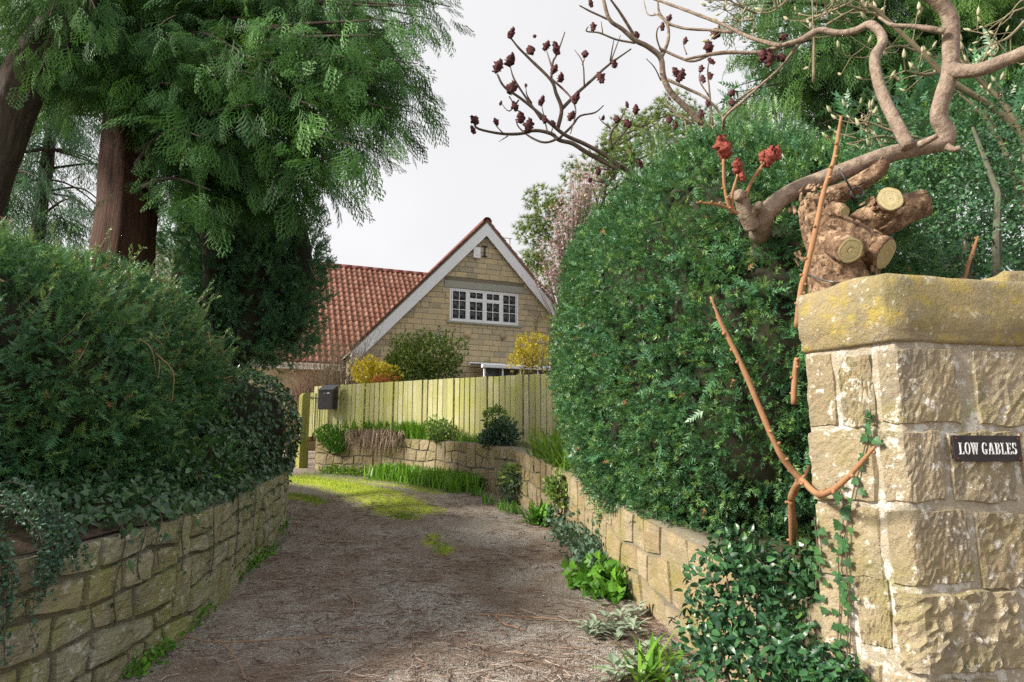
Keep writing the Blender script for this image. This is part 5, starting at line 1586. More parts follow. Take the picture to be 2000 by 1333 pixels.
for k in range(26):                                          # upright wands above the bush
    a = P(rng.uniform(765, 880), rng.uniform(665, 700), 19 + rng.uniform(-.5, .5)); L = rng.uniform(.25, .6)
    b_ = a + np.array((rng.normal() * .1, 0, L)); V, F = tube([a, b_], [.008, .003], 3, False); mk("wand", V, F, M_thin_bark, sh_)
    tt = rng.random(16)[:, None]; pos = a + (b_ - a) * tt
    leaf_cloud(pos, nrm(rng.normal(size=(16, 3)) + (0, 0, .6)), (.05, .09), M_pitt, sh_, "wand_leaves", [T_small], None)
c = P(735, 735, 18.3); mound("golden_shrub", "yellow leaved shrub behind the fence beside the olive bush", "shrub", c, (.62, .4, .42), 1300, (.07, .12), M_yel, [T_oval, T_small], 8, .6, zbase=2.0, amp=.15)
c = P(750, 752, 17.6); mound("bronze_shrub", "small rust red leaved shrub peeping over the fence", "shrub", c, (.35, .25, .25), 280, (.06, .10), M_rust, [T_oval], 6, .5, zbase=2.0, amp=.1)
def twiggy(name, label, c, rad, n, col, fine=.006, zb=2.0):
    t = thing(name, label, "shrub", (c[0], c[1], zb)); m = plain(name + "_bark", col, .9, .2, var=.35); parts = []
    for _ in range(n):
        a = np.array((c[0] + rng.normal() * .15, c[1] + rng.normal() * .15, zb)); e = c + rng.normal(size=3) * np.array(rad) * .6; e[2] = max(e[2], zb + .3)
        mpt = (a + e) / 2 + rng.normal(size=3) * .12; cv = spline(np.array([a, mpt, e]), 4); parts.append(tube(cv, [fine * 2, fine * .5], 3, False))
        for _ in range(5):
            s = cv[rng.integers(3, len(cv))]; parts.append(tube([s, s + nrm(rng.normal(size=3) + (0, 0, .5)) * rng.uniform(.12, .4)], [fine * .8, fine * .4], 3, False))
    V, F = merge(parts); kind(mk("twigs", V, F, m, t), "stuff")
    return t
twiggy("bare_shrub", "bare tan twiggy shrub behind the fence in front of the tiled roof", P(672, 712, 19.5), (1.0, .6, 1.0), 230, (.42, .33, .23), .009)
twiggy("bare_shrub", "reddish twiggy shrub behind the gate post and letter box", P(608, 745, 20.5), (.9, .5, .8), 170, (.28, .16, .12), .009)
c = P(1036, 692, 15.5); mound("golden_shrub", "bright yellow budding shrub beside the clipped yew in front of the gable", "shrub", c, (.50, .4, .42), 800, (.06, .11), M_yel, [T_oval, T_small], 14, .8, zbase=2.0, amp=.2)
twiggy("bare_shrub", "thin dark twigs above the yellow shrub beside the clipped yew", P(1055, 640, 15.0), (.5, .4, 1.2), 16, (.10, .08, .06), .004)

# ------------------------------------------------------------------ trees far behind on the right
M_pine = leaf_mat("pine_needles", [(.05, (.07, .12, .03)), (.5, (.17, .24, .06)), (.95, (.36, .42, .13))], .5, .35, .35)
M_pink = leaf_mat("pink_blossom", [(.05, (.40, .26, .24)), (.5, (.58, .44, .42)), (.95, (.72, .62, .58))], .7, .2, .4, tcol=(.7, .4, .4))
pt = P(1170, 500, 31)
pine = thing("pine_tree", "tall pale green pine behind the house and the clipped yew", "tree", (pt[0], pt[1], 2.2))
cl = [(P(u, v, 31 + rng.uniform(-2, 2)), s_) for u, v, s_ in [(1062, 395, .9), (1040, 450, .9), (1035, 520, 1.0), (1090, 440, 1.2), (1075, 500, 1.2), (1120, 400, 1.2), (1060, 560, 1.2), (1150, 340, 1.2), (1170, 420, 1.3), (1195, 300, 1.0), (1225, 255, 1.1), (1250, 280, 1.3), (1285, 240, 1.1), (1315, 220, 1.1), (1340, 270, 1.4), (1280, 310, 1.4), (1210, 350, 1.3), (1140, 480, 1.3), (1375, 250, 1.3), (1110, 540, 1.2)]]
pp, qq = [], []
for c, s_ in cl:
    pos, nr = shell(c, (s_, s_, s_ * .75), 2, 190, 0, .2, 1.2, 2, inner=s_ * .6, cull=.4); pp.append(pos); qq.append(nr)
pos, nr = np.concatenate(pp), np.concatenate(qq)
leaf_cloud(pos, nrm(nr + (0, 0, .6) + rng.normal(size=pos.shape) * .4), (.22, .38), M_pine, pine, "crown", T_tuft, None)
V, F = merge([tube([(pt[0], pt[1], 2.0), (pt[0] + .2, pt[1], 8), (pt[0] + 1.5, pt[1], 15)], [.3, .2, .08], 8)] + [tube(np.array([(pt[0] + .2, pt[1], max(3, c[2] - 2)), c]), [.08, .03], 5) for c, _ in cl]); mk("trunk", V, F, M_dark_bark, pine)
bl = P(1110, 480, 24)
blos = thing("blossom_tree", "pink blossoming tree between the gable and the clipped yew", "tree", (bl[0], bl[1], 2.0))
pos = np.concatenate([shell(P(u, v, 24), (.75, .6, .75), 2, 380, 0, .2, 2, 1, inner=.7, cull=.2)[0] for u, v in ((1105, 430), (1090, 490), (1080, 540), (1130, 390), (1150, 350))])
leaf_cloud(pos, unit(len(pos)), (.05, .10), M_pink, blos, "blossom", [T_petal], None)
V, F = merge([tube([(bl[0], bl[1], 1.9), (bl[0], bl[1], 6)], [.14, .08], 7)] + [tube(np.array([(bl[0], bl[1], 5.0), q]), [.04, .006], 4, False) for q in pos[::18]]); mk("trunk", V, F, M_thin_bark, blos)
# ------------------------------------------------------------------ cut tree and sumac behind the pier
def c6(X, Y): return 900 + X / 3.173, Y / 3.173
def c7(X, Y): return 1300 + X / 2.666, Y / 2.666
def c8(X, Y): return 1550 + X / 5.333, 330 + Y / 5.333
def pl(conv, pts, d0, d1):
    n = len(pts)
    return np.array([P(*conv(*p[:2]), p[2] if len(p) > 2 else d0 + (d1 - d0) * i / (n - 1)) for i, p in enumerate(pts)])
def wood_cut_mat():
    m, nt, b = node_mat("sawn_wood"); q = NB(nt); p = q.pos()
    c = q.ramp(q.attr("tint"), [(.1, (.17, .11, .06)), (.4, (.33, .26, .13)), (.8, (.50, .43, .24))])
    c = q.mix(.35, c, q.ramp(q.noise(q.mapped(p, (90, 14, 90)), 1.0, 3), [(.35, (.5, .5, .5)), (.65, (1.2, 1.2, 1.2))]), 'MULTIPLY')
    c = q.mix(q.step(q.noise(p, 30, 3), .55, .7), c, (.34, .36, .19))
    q.l(c, b.inputs["Base Color"]); b.inputs["Roughness"].default_value = .8
    return m
M_cut = wood_cut_mat()
def limb(parent, pts, rad, mat, name="limb", k=16, rough=.02, seed=0, cut=None, n=6):
    cv = spline(np.array(pts), n)
    V, F = tube(cv, rad, k, True, rough, seed)
    o = mk(name, V, F, mat, parent, smooth=True)
    if cut is not None:
        e = cv[-1]; d = nrm(cv[-1] - cv[-3]); u = nrm(np.cross(d, (.3, .2, 1.0))); w = np.cross(d, u)
        a = np.linspace(0, 2 * math.pi, 26, endpoint=False); rr = cut * (1 + .06 * np.sin(2 * a + seed) + .03 * np.sin(5 * a))
        R1 = e + d * .006 + (np.cos(a) * rr)[:, None] * u + (np.sin(a) * rr)[:, None] * w
        R0 = e - d * .03 + (np.cos(a) * rr * 1.0)[:, None] * u + (np.sin(a) * rr * 1.0)[:, None] * w
        m_ = 26; fr = [1, .93, .86, .74, .66, .55, .47, .36, .26, .15, .05]; rings = [R0]; tn = [np.full(m_, .0)]
        for q, f_ in enumerate(fr):
            rings.append(e + d * (.006 + .002 * (q > 0)) + (R1 - d * .006 - e) * f_ + d * rng.normal() * .0006); tn.append(np.full(m_, .05 if q == 0 else (.75 if q % 2 else .45) + rng.normal() * .1) + rng.normal(size=m_) * .06)
        V = np.vstack(rings); nr_ = len(rings)
        F = [[k_ * m_ + i, k_ * m_ + (i + 1) % m_, (k_ + 1) * m_ + (i + 1) % m_, (k_ + 1) * m_ + i] for k_ in range(nr_ - 1) for i in range(m_)] + [[(nr_ - 1) * m_ + i for i in range(m_)]]
        mk("sawn_end", V, F, M_cut, o, tint=np.concatenate(tn))
    return o
def flakes(parent, pts, rad, n, mat):
    """curling plates of loose bark"""
    cv = spline(np.array(pts), 8); tan = nrm(np.gradient(cv, axis=0)); out = []
    for _ in range(n):
        i = rng.integers(1, len(cv) - 1); r = np.interp(i / (len(cv) - 1), np.linspace(0, 1, len(rad)), rad)
        nr = rng.normal(size=3); nr = nrm(nr - tan[i] * (nr @ tan[i])); nr = nrm(nr + np.array((0, -.8, 0)))
        nr = nrm(nr - tan[i] * (nr @ tan[i])); s = np.cross(tan[i], nr); a, b = rng.uniform(.006, .016), rng.uniform(.012, .032)
        c = cv[i] + nr * (r + .002); t = tan[i] * b; l = rng.uniform(.002, .009)
        q = [c - s * a - t, c + s * a - t * .8, c + s * a * .8 + t + nr * l, c - s * a * .7 + t * .9 + nr * l]
        q2 = [x - nr * .010 for x in q]
        out.append((np.array(q + q2), [[0, 1, 2, 3], [7, 6, 5, 4], [0, 4, 5, 1], [1, 5, 6, 2], [2, 6, 7, 3], [3, 7, 4, 0]]))
    V, F = merge(out); kind(mk("bark_flakes", V, F, mat, parent), "stuff")
foot = P(1655, 560, 4.25)
stump = thing("pollarded_tree", "stout cut back tree with flaking orange bark behind the pier cap", "tree", (foot[0], foot[1], .9))
tr = [(foot[0], foot[1], .85), P(*c8(480, 1250), 4.25), P(*c8(380, 900), 4.25), P(*c8(260, 650), 4.25), P(*c8(210, 430), 4.27), P(*c8(260, 330), 4.28)]
limb(stump, tr, [.24, .19, .135, .115, .10, .075], M_flaky, "trunk", 28, .012, 2)
flakes(stump, tr[1:], [.24, .2, .16, .13], 70, M_flaky)
l1 = [P(*c8(480, 980), 4.25), P(*c8(700, 620), 4.18), P(*c8(900, 470), 4.12), P(*c8(965, 390), 4.08), P(*c8(1005, 315), 3.97)]
limb(stump, l1, [.12, .105, .092, .082, .076], M_flaky, "limb", 18, .02, 3, cut=.072); flakes(stump, l1, [.15, .12, .1, .08], 46, M_flaky)
l2 = [P(*c8(800, 590), 4.25), P(*c8(1000, 500), 4.28), P(*c8(1200, 410), 4.30), P(*c8(1350, 355), 4.30)]
limb(stump, l2, [.11, .11, .095, .085], M_flaky, "limb", 18, .012, 4, cut=.082); flakes(stump, l2, [.11, .1, .09, .09], 14, M_flaky)
l3 = [P(*c8(330, 700), 4.22), P(*c8(480, 790), 4.08), P(*c8(590, 850), 3.92)]
limb(stump, l3, [.09, .088, .082], M_flaky, "limb", 18, .01, 5, cut=.073)
l4 = [P(*c8(320, 560), 4.18), P(*c8(560, 690), 4.12), P(*c8(780, 830), 4.13), P(*c8(955, 890), 4.07)]
limb(stump, l4, [.09, .10, .10, .10], M_flaky, "limb", 18, .014, 6, cut=.098); flakes(stump, l4, [.12, .12, .11, .1], 22, M_flaky)
l5 = [P(*c8(230, 420), 4.25), P(*c8(420, 290), 4.22), P(*c8(640, 170), 4.2), P(*c8(830, 60), 4.18), P(*c8(960, -60), 4.16)]
limb(stump, l5, [.085, .07, .06, .05, .035], M_flaky, "broken_branch", 12, .012, 7); flakes(stump, l5, [.08, .07, .06, .05, .035], 20, M_flaky)
l6 = [P(*c8(330, 440), 4.18), P(*c8(440, 435), 4.1), P(*c8(525, 450), 4.04)]
limb(stump, l6, [.055, .05, .044], M_flaky, "limb", 14, .008, 8, cut=.036)
# dark tie wire round the leaning branch
a = np.linspace(0, 2 * math.pi, 20)
lp_ = P(*c8(665, 250), 4.08)
wire = tube(np.r_[spline(np.array([P(*c8(470, 0), 4.05), P(*c8(540, 110), 4.02), P(*c8(600, 210), 4.06)]), 5), np.c_[lp_[0] + .04 * np.cos(a + 2.6), np.full(20, lp_[1]), lp_[2] + .035 * np.sin(a + 2.6)]], .006, 5)
tag(mko("tie_cable", wire[0], wire[1], plain("black_cable", (.03, .03, .035), .5, .5), smooth=True), "dark looped cable tying the leaning branch to the cut tree", "cable")
cv = spline(np.array([P(1562, 527, 4.3), P(1600, 545, 4.0), P(1640, 552, 3.9), P(1672, 545, 4.2)]), 6)
V, F = tube(cv, .005, 5); tag(mko("tie_wire", V, F, plain("grey_wire", (.12, .12, .12), .5, .5, .5)), "thin grey wire at the foot of the cut tree above the cap", "wire")

def head_mesh(seed, n=16, m=13):
    """lumpy cone of fruit: a sumac seed head, one unit tall"""
    r = np.random.default_rng(seed); th = np.linspace(0, 2 * math.pi, n, endpoint=False); t = np.linspace(0, 1, m)
    A, B = np.meshgrid(th, t, indexing='ij')
    rad = .30 * np.sin(math.pi * np.clip(B * .86 + .10, 0, 1)) ** .75 * (1 - .25 * B)
    V = np.stack([rad * np.cos(A), rad * np.sin(A), B], -1).reshape(-1, 3)
    k = r.normal(size=V.shape[0]) * .045 + noise3(V, 14, seed % 4) * .07
    V = V + nrm(V * (1, 1, 0) + (0, 0, .001)) * k[:, None] * 1.5 + r.normal(size=V.shape) * .012
    i, j = np.meshgrid(np.arange(n), np.arange(m - 1), indexing='ij')
    F = np.stack([i * m + j, ((i + 1) % n) * m + j, ((i + 1) % n) * m + j + 1, i * m + j + 1], -1).reshape(-1, 4)
    return V, F
def head_mat(name, a, b_):
    m, nt, b = node_mat(name); q = NB(nt); p = q.pos()
    c = q.ramp(q.noise(p, 60, 4, .7), [(.3, a), (.7, b_)])
    q.l(c, b.inputs["Base Color"]); b.inputs["Roughness"].default_value = .95; q.bump(q.noise(p, 110, 3), 1.0, .01, b)
    return m
M_head = head_mat("dark_sumac_fruit", (.06, .021, .024), (.165, .055, .055))
M_head_red = head_mat("red_sumac_fruit", (.22, .035, .028), (.44, .12, .085))
ME_head = [make_mesh("seed_head", *head_mesh(k), M_head, True) for k in range(4)]
ME_headr = [make_mesh("seed_head", *head_mesh(k + 9), M_head_red, True) for k in range(3)]
def put_head(parent, p, size, k, meshes=ME_head, tilt=None):
    d = nrm(np.array(tilt if tilt is not None else (rng.normal() * .35, rng.normal() * .35, 1.0)))
    R = frames(np.array([d]), np.array([(0.1, 1.0, 0.2)]))[0]
    R = np.stack([R[:, 0], R[:, 2], R[:, 1]], -1) * size
    R[:, 0] *= -1
    o = p - R[:, 2] * .5
    M_ = Matrix([[*R[i], o[i]] for i in range(3)] + [[0, 0, 0, 1]])
    add(bpy.data.objects.new("seed_head", meshes[k % len(meshes)]), parent, M=WM[parent.name].inverted() @ M_)

# the leaning sumac with the big elbow
tb = P(1490, 520, 4.45)
sum1 = thing("sumac_tree", "smooth barked sumac bending over the pier with an elbow", "tree", (tb[0], tb[1], .95))
T1 = np.vstack([[(1.95, 6.0, .9), (1.85, 5.3, 2.3)], pl(c7, [(500, 1290, 4.75), (488, 1210, 4.5), (520, 1115), (640, 1010), (800, 940), (960, 880), (1150, 810), (1320, 770), (1440, 742), (1462, 690), (1425, 610), (1440, 520), (1480, 380), (1485, 250), (1480, 100), (1430, 20), (1330, -60)], 4.42, 4.0)])
limb(sum1, T1, [.085, .08, .075, .066, .058, .056, .055, .056, .056, .058, .056, .052, .050, .050, .048, .046, .044], M_tan_bark, "trunk", 16, .004, 1, n=6)
for pts, d0, d1, rad in [
    ([(1490, 365), (1560, 372), (1650, 360), (1780, 310), (1890, 265)], 4.08, 3.8, [.05, .042, .04, .038]),
    ([(1265, 770), (1200, 640), (1140, 520), (1100, 400), (1090, 300), (1130, 220), (1110, 160), (1060, 130), (990, 160), (900, 175), (800, 160), (700, 210), (600, 240), (480, 275), (300, 275), (100, 310)], 4.1, 4.9, [.042, .036, .034, .03, .026, .022, .016, .010]),
    ([(600, 240), (450, 200), (300, 130), (120, 60), (-20, 10), (-200, -50)], 4.6, 5.2, [.016, .013, .008]),
    ([(350, 170), (200, 155), (60, 140), (-60, 70)], 4.8, 5.1, [.012, .006]),
    ([(1455, 165), (1300, 140), (1180, 130), (1110, 90)], 4.02, 4.2, [.022, .014, .008]),
    ([(1325, 752), (1365, 735), (1412, 708)], 4.06, 3.95, [.022, .02, .018]),
    ([(1465, 765), (1500, 778), (1535, 770)], 4.05, 4.0, [.024, .018, .014]),
    ([(455, 1185), (420, 1120), (395, 1040), (380, 1012)], 4.40, 4.28, [.055, .05, .045, .042]),
    ([(440, 1130), (470, 1085), (490, 1068)], 4.36, 4.26, [.035, .03, .028]),
    ([(690, 230), (600, 350), (500, 440), (400, 530), (310, 610), (298, 690)], 4.75, 5.4, [.012, .009, .012, .014])]:
    limb(sum1, pl(c7, pts, d0, d1), rad, M_tan_bark, "branch", 10, .003, 3)
for k, (X, Y, s_) in enumerate([(615, 195, .085), (540, 300, .13), (600, 300, .09), (505, 285, .09)]): put_head(sum1, P(*c7(X, Y), 4.75), s_, k)
# velvety orange shoots of the near sumac
sum2 = thing("sumac_shoots", "orange velvet sumac shoots with three red seed heads on the stub", "shrub", P(1440, 415, 4.25))
def shoot(parent, pts, rad, nodes=10):
    cv = spline(np.array(pts), 6); V, F = tube(cv, [r_ * .88 for r_ in rad], 9, True, .0026, 3); parts = [(V, F)]
    for i in np.linspace(2, len(cv) - 2, nodes).astype(int):
        d = nrm(np.cross(nrm(cv[i + 1] - cv[i - 1]), rng.normal(size=3))); r = np.interp(i / len(cv), np.linspace(0, 1, len(rad)), rad)
        parts.append(tube([cv[i] + d * r * .6, cv[i] + d * (r + .006), cv[i] + d * (r + .009) + (0, 0, .003)], [.010, .008, .004], 6))
    V, F = merge(parts); return mk("shoot", V, F, M_orange, parent, smooth=True)
for pts, rad in [([(345, 1110), (325, 1060), (305, 960), (300, 830)], [.016, .013, .012, .010]), ([(350, 1105), (345, 1050), (350, 1000), (375, 910)], [.014, .012, .010, .009]), ([(415, 1030), (445, 950), (480, 895), (515, 845)], [.014, .012, .011, .009]), ([(375, 1112), (320, 1085), (270, 1066), (160, 1055)], [.014, .012, .011, .007])]:
    shoot(sum2, pl(c7, pts, 4.28, 4.2), rad, 6)
for k, (X, Y, s_) in enumerate([(300, 765, .165), (375, 865, .11), (398, 920, .07), (540, 815, .14), (580, 795, .10), (505, 815, .075)]): put_head(sum2, P(*c7(X, Y), 4.2), s_, k, ME_headr)
s3 = shoot(thing("sumac_shoots", "tall straight orange sumac shoot rising in front of the cut tree", "shrub", P(1563, 620, 3.75)), [P(1556, 640, 3.8), P(1564, 572, 3.75), P(1577, 520, 3.72), P(1597, 431, 3.7), P(1611, 367, 3.68), P(1630, 307, 3.66), P(1643, 228, 3.62)], [.020, .019, .018, .016, .013, .010], 16)
s4p = thing("sumac_shoots", "long orange sumac shoot sweeping in an arc across the hedge and pier", "shrub", P(1550, 990, 3.62))
shoot(s4p, [P(1388, 580, 3.35), P(1412, 640, 3.36), P(1445, 705, 3.36), P(1485, 800, 3.36), P(1520, 880, 3.36), P(1552, 925, 3.38), P(1570, 942, 3.36), P(1598, 965, 3.22), P(1630, 955, 3.05), P(1670, 918, 2.92), P(1708, 873, 2.82)], [.007, .012, .014, .015, .016, .017, .018, .017, .015, .013, .009], 22)
shoot(s4p, [P(1545, 975, 3.62), P(1556, 950, 3.48), P(1566, 940, 3.37)], [.022, .02, .017], 2)
shoot(s4p, [P(1566, 940, 3.37), P(1574, 925, 3.4), P(1580, 915, 3.44)], [.012, .009, .008], 2)
shoot(s4p, [P(1552, 1075, 4.0), P(1548, 1020, 3.75), P(1545, 975, 3.62)], [.03, .025, .02], 2)
shoot(thing("sumac_shoots", "short orange sumac shoot standing behind the pier cap", "shrub", P(1885, 545, 4.6)), [P(1880, 560, 4.6), P(1892, 515, 4.6), P(1903, 485, 4.6), P(1910, 462, 4.6)], [.016, .014, .012, .009], 5)
shoot(thing("sumac_shoots", "stub of orange sumac stem half hidden in the yew beside the pier", "shrub", P(1550, 770, 4.1)), [P(1550, 790, 4.1), P(1553, 730, 4.08), P(1557, 700, 4.08)], [.02, .02, .018], 4)

# the far sumac with dark heads against the sky
fb_ = P(1240, 345, 9.6)
sum3 = thing("sumac_tree", "bare sumac full of dark seed heads against the sky", "tree", (fb_[0], fb_[1], 1.6))
limb(sum3, [(fb_[0] + .6, fb_[1] + .3, 1.5), (fb_[0] + .5, fb_[1] + .2, 3.5), P(1300, 400, 9.6), P(*c6(1060, 1085), 9.5), P(*c6(980, 1020), 9.4)], [.07, .06, .05, .042, .036], M_tan_bark, "trunk", 10, .004)
BR = [([(1010, 1050), (890, 960), (760, 890), (650, 840), (560, 770), (470, 690), (370, 610), (270, 540), (225, 460)], .034),
      ([(990, 1060), (880, 1000), (770, 940), (690, 890), (610, 870), (560, 830), (460, 810), (370, 830), (250, 830), (110, 800), (80, 760)], .038),
      ([(605, 860), (520, 885), (430, 850), (360, 790), (340, 740)], .02), ([(600, 800), (625, 680), (590, 580), (560, 500), (430, 370), (360, 300), (312, 240)], .032),
      ([(622, 680), (720, 580), (820, 490), (920, 400), (1055, 305)], .03), ([(925, 395), (960, 300), (990, 220)], .014), ([(925, 380), (950, 235)], .013),
      ([(765, 530), (755, 390), (705, 310)], .014), ([(755, 400), (770, 350)], .012), ([(560, 500), (570, 390), (600, 330), (645, 200)], .02), ([(562, 410), (530, 310)], .014),
      ([(562, 490), (640, 560), (690, 620), (712, 700), (680, 830)], .018), ([(610, 860), (690, 780), (740, 720), (830, 700), (885, 655)], .02),
      ([(500, 740), (400, 600), (330, 490), (305, 410)], .022), ([(440, 640), (410, 590), (402, 530)], .012), ([(360, 620), (300, 690), (250, 640)], .012), ([(300, 600), (340, 660)], .01),
      ([(290, 845), (235, 880)], .01), ([(260, 825), (220, 780), (215, 750)], .01), ([(540, 830), (510, 700), (500, 640)], .012), ([(560, 830), (575, 770)], .01), ([(600, 800), (560, 760), (520, 740)], .012),
      ([(940, 930), (930, 830), (985, 750), (1030, 660)], .018), ([(930, 800), (870, 750), (855, 720)], .010), ([(950, 890), (1040, 790), (1080, 700)], .016), ([(1065, 1045), (1045, 985), (1050, 950)], .012), ([(1090, 1060), (1105, 1010)], .01),
      ([(960, 1060), (860, 1045), (805, 1018)], .012), ([(960, 1100), (880, 1130), (800, 1115)], .012)]
for k, (pts, r) in enumerate(BR):
    limb(sum3, pl(c6, pts, 9.4, 9.0 + (k * 37 % 11) * .12), [r, r * .75, r * .4], M_thin_bark, "branch", 7, .002, k, n=4)
HD = [(315, 205, 40), (458, 225, 18), (430, 310, 42), (530, 285, 35), (590, 300, 45), (232, 410, 50), (308, 370, 47), (315, 545, 50), (502, 625, 35), (580, 430, 35), (620, 480, 33), (770, 335, 32), (715, 605, 42), (865, 480, 45), (950, 395, 30), (85, 745, 38), (75, 805, 30), (218, 755, 28), (370, 725, 42), (420, 780, 48), (520, 740, 32), (685, 720, 36), (570, 765, 25), (335, 660, 35), (248, 640, 17), (403, 530, 16), (882, 730, 18), (965, 740, 30), (1030, 650, 22), (1085, 680, 34), (1030, 765, 36), (1050, 950, 36), (1105, 1010, 36), (853, 1065, 26), (800, 1115, 20), (885, 1120, 20)]
for k, (X, Y, s_) in enumerate(HD): put_head(sum3, P(*c6(X, Y), 9.1), s_ * 2.0 / 3.173 * 9.1 / FPX * 1.0, k)
sum4 = thing("sumac_tree", "second bare sumac with arching stem between sky and cypress", "tree", (P(1380, 260, 8.6)[0], 8.6, 1.6))
limb(sum4, [(P(1400, 300, 8.6)[0], 8.7, 1.5), P(1410, 400, 8.7), P(*c6(1560, 870), 8.6), P(*c6(1500, 770), 8.5)], [.07, .06, .05, .045], M_tan_bark, "trunk", 9, .003)
BR4 = [([(1500, 770), (1400, 670), (1300, 570), (1255, 470), (1240, 360), (1160, 290), (1080, 250), (1000, 180), (920, 120), (880, -20)], .045), ([(1090, 250), (1000, 100), (915, -20)], .024), ([(930, 130), (800, 70), (735, 35)], .016), ([(1080, 268), (960, 245), (860, 205), (780, 195), (790, 165)], .016), ([(1245, 355), (1285, 250), (1280, 150), (1230, 80), (1220, -20)], .026),
       ([(1285, 150), (1400, 180), (1540, 190), (1680, 200)], .02), ([(1225, 90), (1160, 90), (1130, -10)], .012), ([(1240, 500), (1200, 420), (1150, 365)], .01), ([(1245, 330), (1215, 240), (1220, 180), (1250, 150)], .012), ([(1270, 490), (1400, 550), (1520, 610), (1620, 720), (1625, 800)], .022), ([(1560, 780), (1540, 560), (1530, 430), (1550, 350)], .014), ([(1540, 600), (1480, 500), (1490, 420)], .012), ([(1450, 770), (1340, 700), (1280, 650), (1290, 610)], .012), ([(1400, 830), (1380, 740), (1290, 700)], .01), ([(1630, 720), (1700, 640), (1800, 560), (1890, 520)], .018), ([(1230, 300), (1360, 360), (1450, 380), (1600, 325), (1750, 330), (1900, 325)], .02), ([(880, 210), (870, 135)], .008), ([(1420, 1050 - 190), (1500, 790)], .022), ([(1400, 340), (1380, 280), (1385, 250)], .009)]
for k, (pts, r) in enumerate(BR4): limb(sum4, pl(c6, pts, 8.5, 8.0 + (k * 29 % 7) * .12), [r, r * .8, r * .5], M_tan_bark, "branch", 7, .002, k, n=4)
for k, (X, Y, s_) in enumerate([(805, 20, 30), (820, 165, 34), (1090, 215, 26), (1290, 115, 28), (1250, 165, 30), (1392, 252, 26), (1585, 200, 48), (1535, 290, 46), (1552, 380, 30), (1490, 425, 30), (1330, 445, 36), (1362, 470, 46), (1500, 490, 32), (1545, 470, 30), (1680, 575, 30), (1680, 635, 30), (1490, 710, 36), (1530, 640, 26), (1290, 740, 30), (1330, 780, 26), (1292, 612, 16), (1875, 360, 40)]): put_head(sum4, P(*c6(X, Y), 8.15), s_ * 2.0 / 3.173 * 8.15 / FPX * .98, k)

# magnolia: pale twigs with furry buds
mg = P(1960, 500, 6.6)
mag = thing("magnolia_tree", "magnolia of pale crossing twigs with furry buds behind the pier", "tree", (mg[0] + .2, mg[1], 1.2))
MB = [([(1900, 1250), (1880, 900), (1866, 720), (1700, 560), (1500, 430), (1340, 280), (1180, 130), (1060, 20)], .045), ([(1870, 740), (1760, 540), (1600, 390), (1520, 290)], .03), ([(1900, 1200), (1780, 820), (1650, 600), (1520, 480)], .03), ([(770, 430), (772, 200), (762, -20)], .016), ([(1330, 720), (1200, 690), (1060, 640), (900, 605)], .016), ([(1480, 360), (1350, 390), (1250, 370)], .02), ([(1340, 280), (1200, 240), (1050, 300), (930, 290)], .012), ([(1180, 130), (1050, 60), (900, 30), (820, 100)], .014), ([(1220, 730), (1130, 710), (1000, 740), (930, 750)], .014), ([(1130, 770), (1090, 700), (1040, 640), (1050, 600)], .014), ([(1880, 100), (1780, 200), (1690, 240), (1650, 320)], .016), ([(1870, 40), (1760, 100), (1660, 310)], .012), ([(470, 70), (380, 30), (310, -10)], .012), ([(640, -5), (560, 60), (460, 75)], .014), ([(720, 110), (860, 60), (1000, -5)], .016), ([(840, 130), (960, 60), (1100, 10)], .014), ([(460, 100), (390, 108), (320, 98)], .012)]
ends = []
for k, (pts, r) in enumerate(MB):
    cv = pl(c7, pts, 6.5, 6.1 + (k * 31 % 7) * .1); limb(mag, cv, [r, r * .7, r * .35], M_magnolia, "branch", 7, .002, k, n=5)
    c2 = spline(cv, 6)
    for i in rng.integers(len(c2) // 4, len(c2), 9): ends.append((c2[i], nrm(c2[min(i + 1, len(c2) - 1)] - c2[max(i - 1, 0)])))
M_bud = plain("furry_bud", (.42, .40, .26), .9, .2, var=.25)
bv, bf = tube(np.array([(0, 0, 0), (0, .25, 0), (0, .6, .02), (0, 1, .05)]), [.10, .2, .17, .02], 6)
me_bud = make_mesh("bud", bv, bf, M_bud, True)
for s, d in ends:
    e = s + nrm(d * .5 + rng.normal(size=3) * .7 + (0, 0, .25)) * rng.uniform(.12, .42); m_ = (s + e) / 2 + rng.normal(size=3) * .03
    V, F = tube(spline(np.array([s, m_, e]), 3), [.007, .004], 4, False); mk("twig", V, F, M_magnolia, mag)
    R = frames(np.array([nrm(e - m_ + (0, 0, .12))]))[0] * rng.uniform(.05, .10)
    add(bpy.data.objects.new("bud", me_bud), mag, M=WM[mag.name].inverted() @ Matrix([[*R[i], e[i]] for i in range(3)] + [[0, 0, 0, 1]]))

M_holly_bark = bark_mat("grey_green_bark", (.07, .075, .05), (.17, .17, .12), (12, 12, 12), 1.0, .4)
# holly tree behind the pier, and its bluish leaves
ht = P(1880, 400, 6.2)
hol = thing("holly_tree", "blue green holly tree filling the space behind the pier", "tree", (ht[0], ht[1], 1.2))
pp, qq = [], []
for u, v, d, s_ in [(1770, 330, 6.4, .55), (1850, 300, 6.6, .6), (1930, 280, 6.4, .6), (1990, 300, 6.2, .6), (1780, 430, 6.3, .6), (1870, 400, 6.3, .6), (1960, 400, 6.0, .6), (1800, 520, 6.2, .6), (1900, 520, 6.0, .6), (1990, 500, 6.0, .6), (1850, 600, 6.0, .7), (1720, 560, 6.4, .6), (1990, 560, 6.6, .7), (1930, 470, 7.0, .7), (2040, 430, 6.8, .7), (1830, 470, 7.2, .7)]:
    pos, nr = shell(P(u, v, d), (s_, s_, s_), 2, 800, 0, .15, 2, 2, inner=.5, cull=.6); pp.append(pos); qq.append(nr)
pos, nr = np.concatenate(pp), np.concatenate(qq)
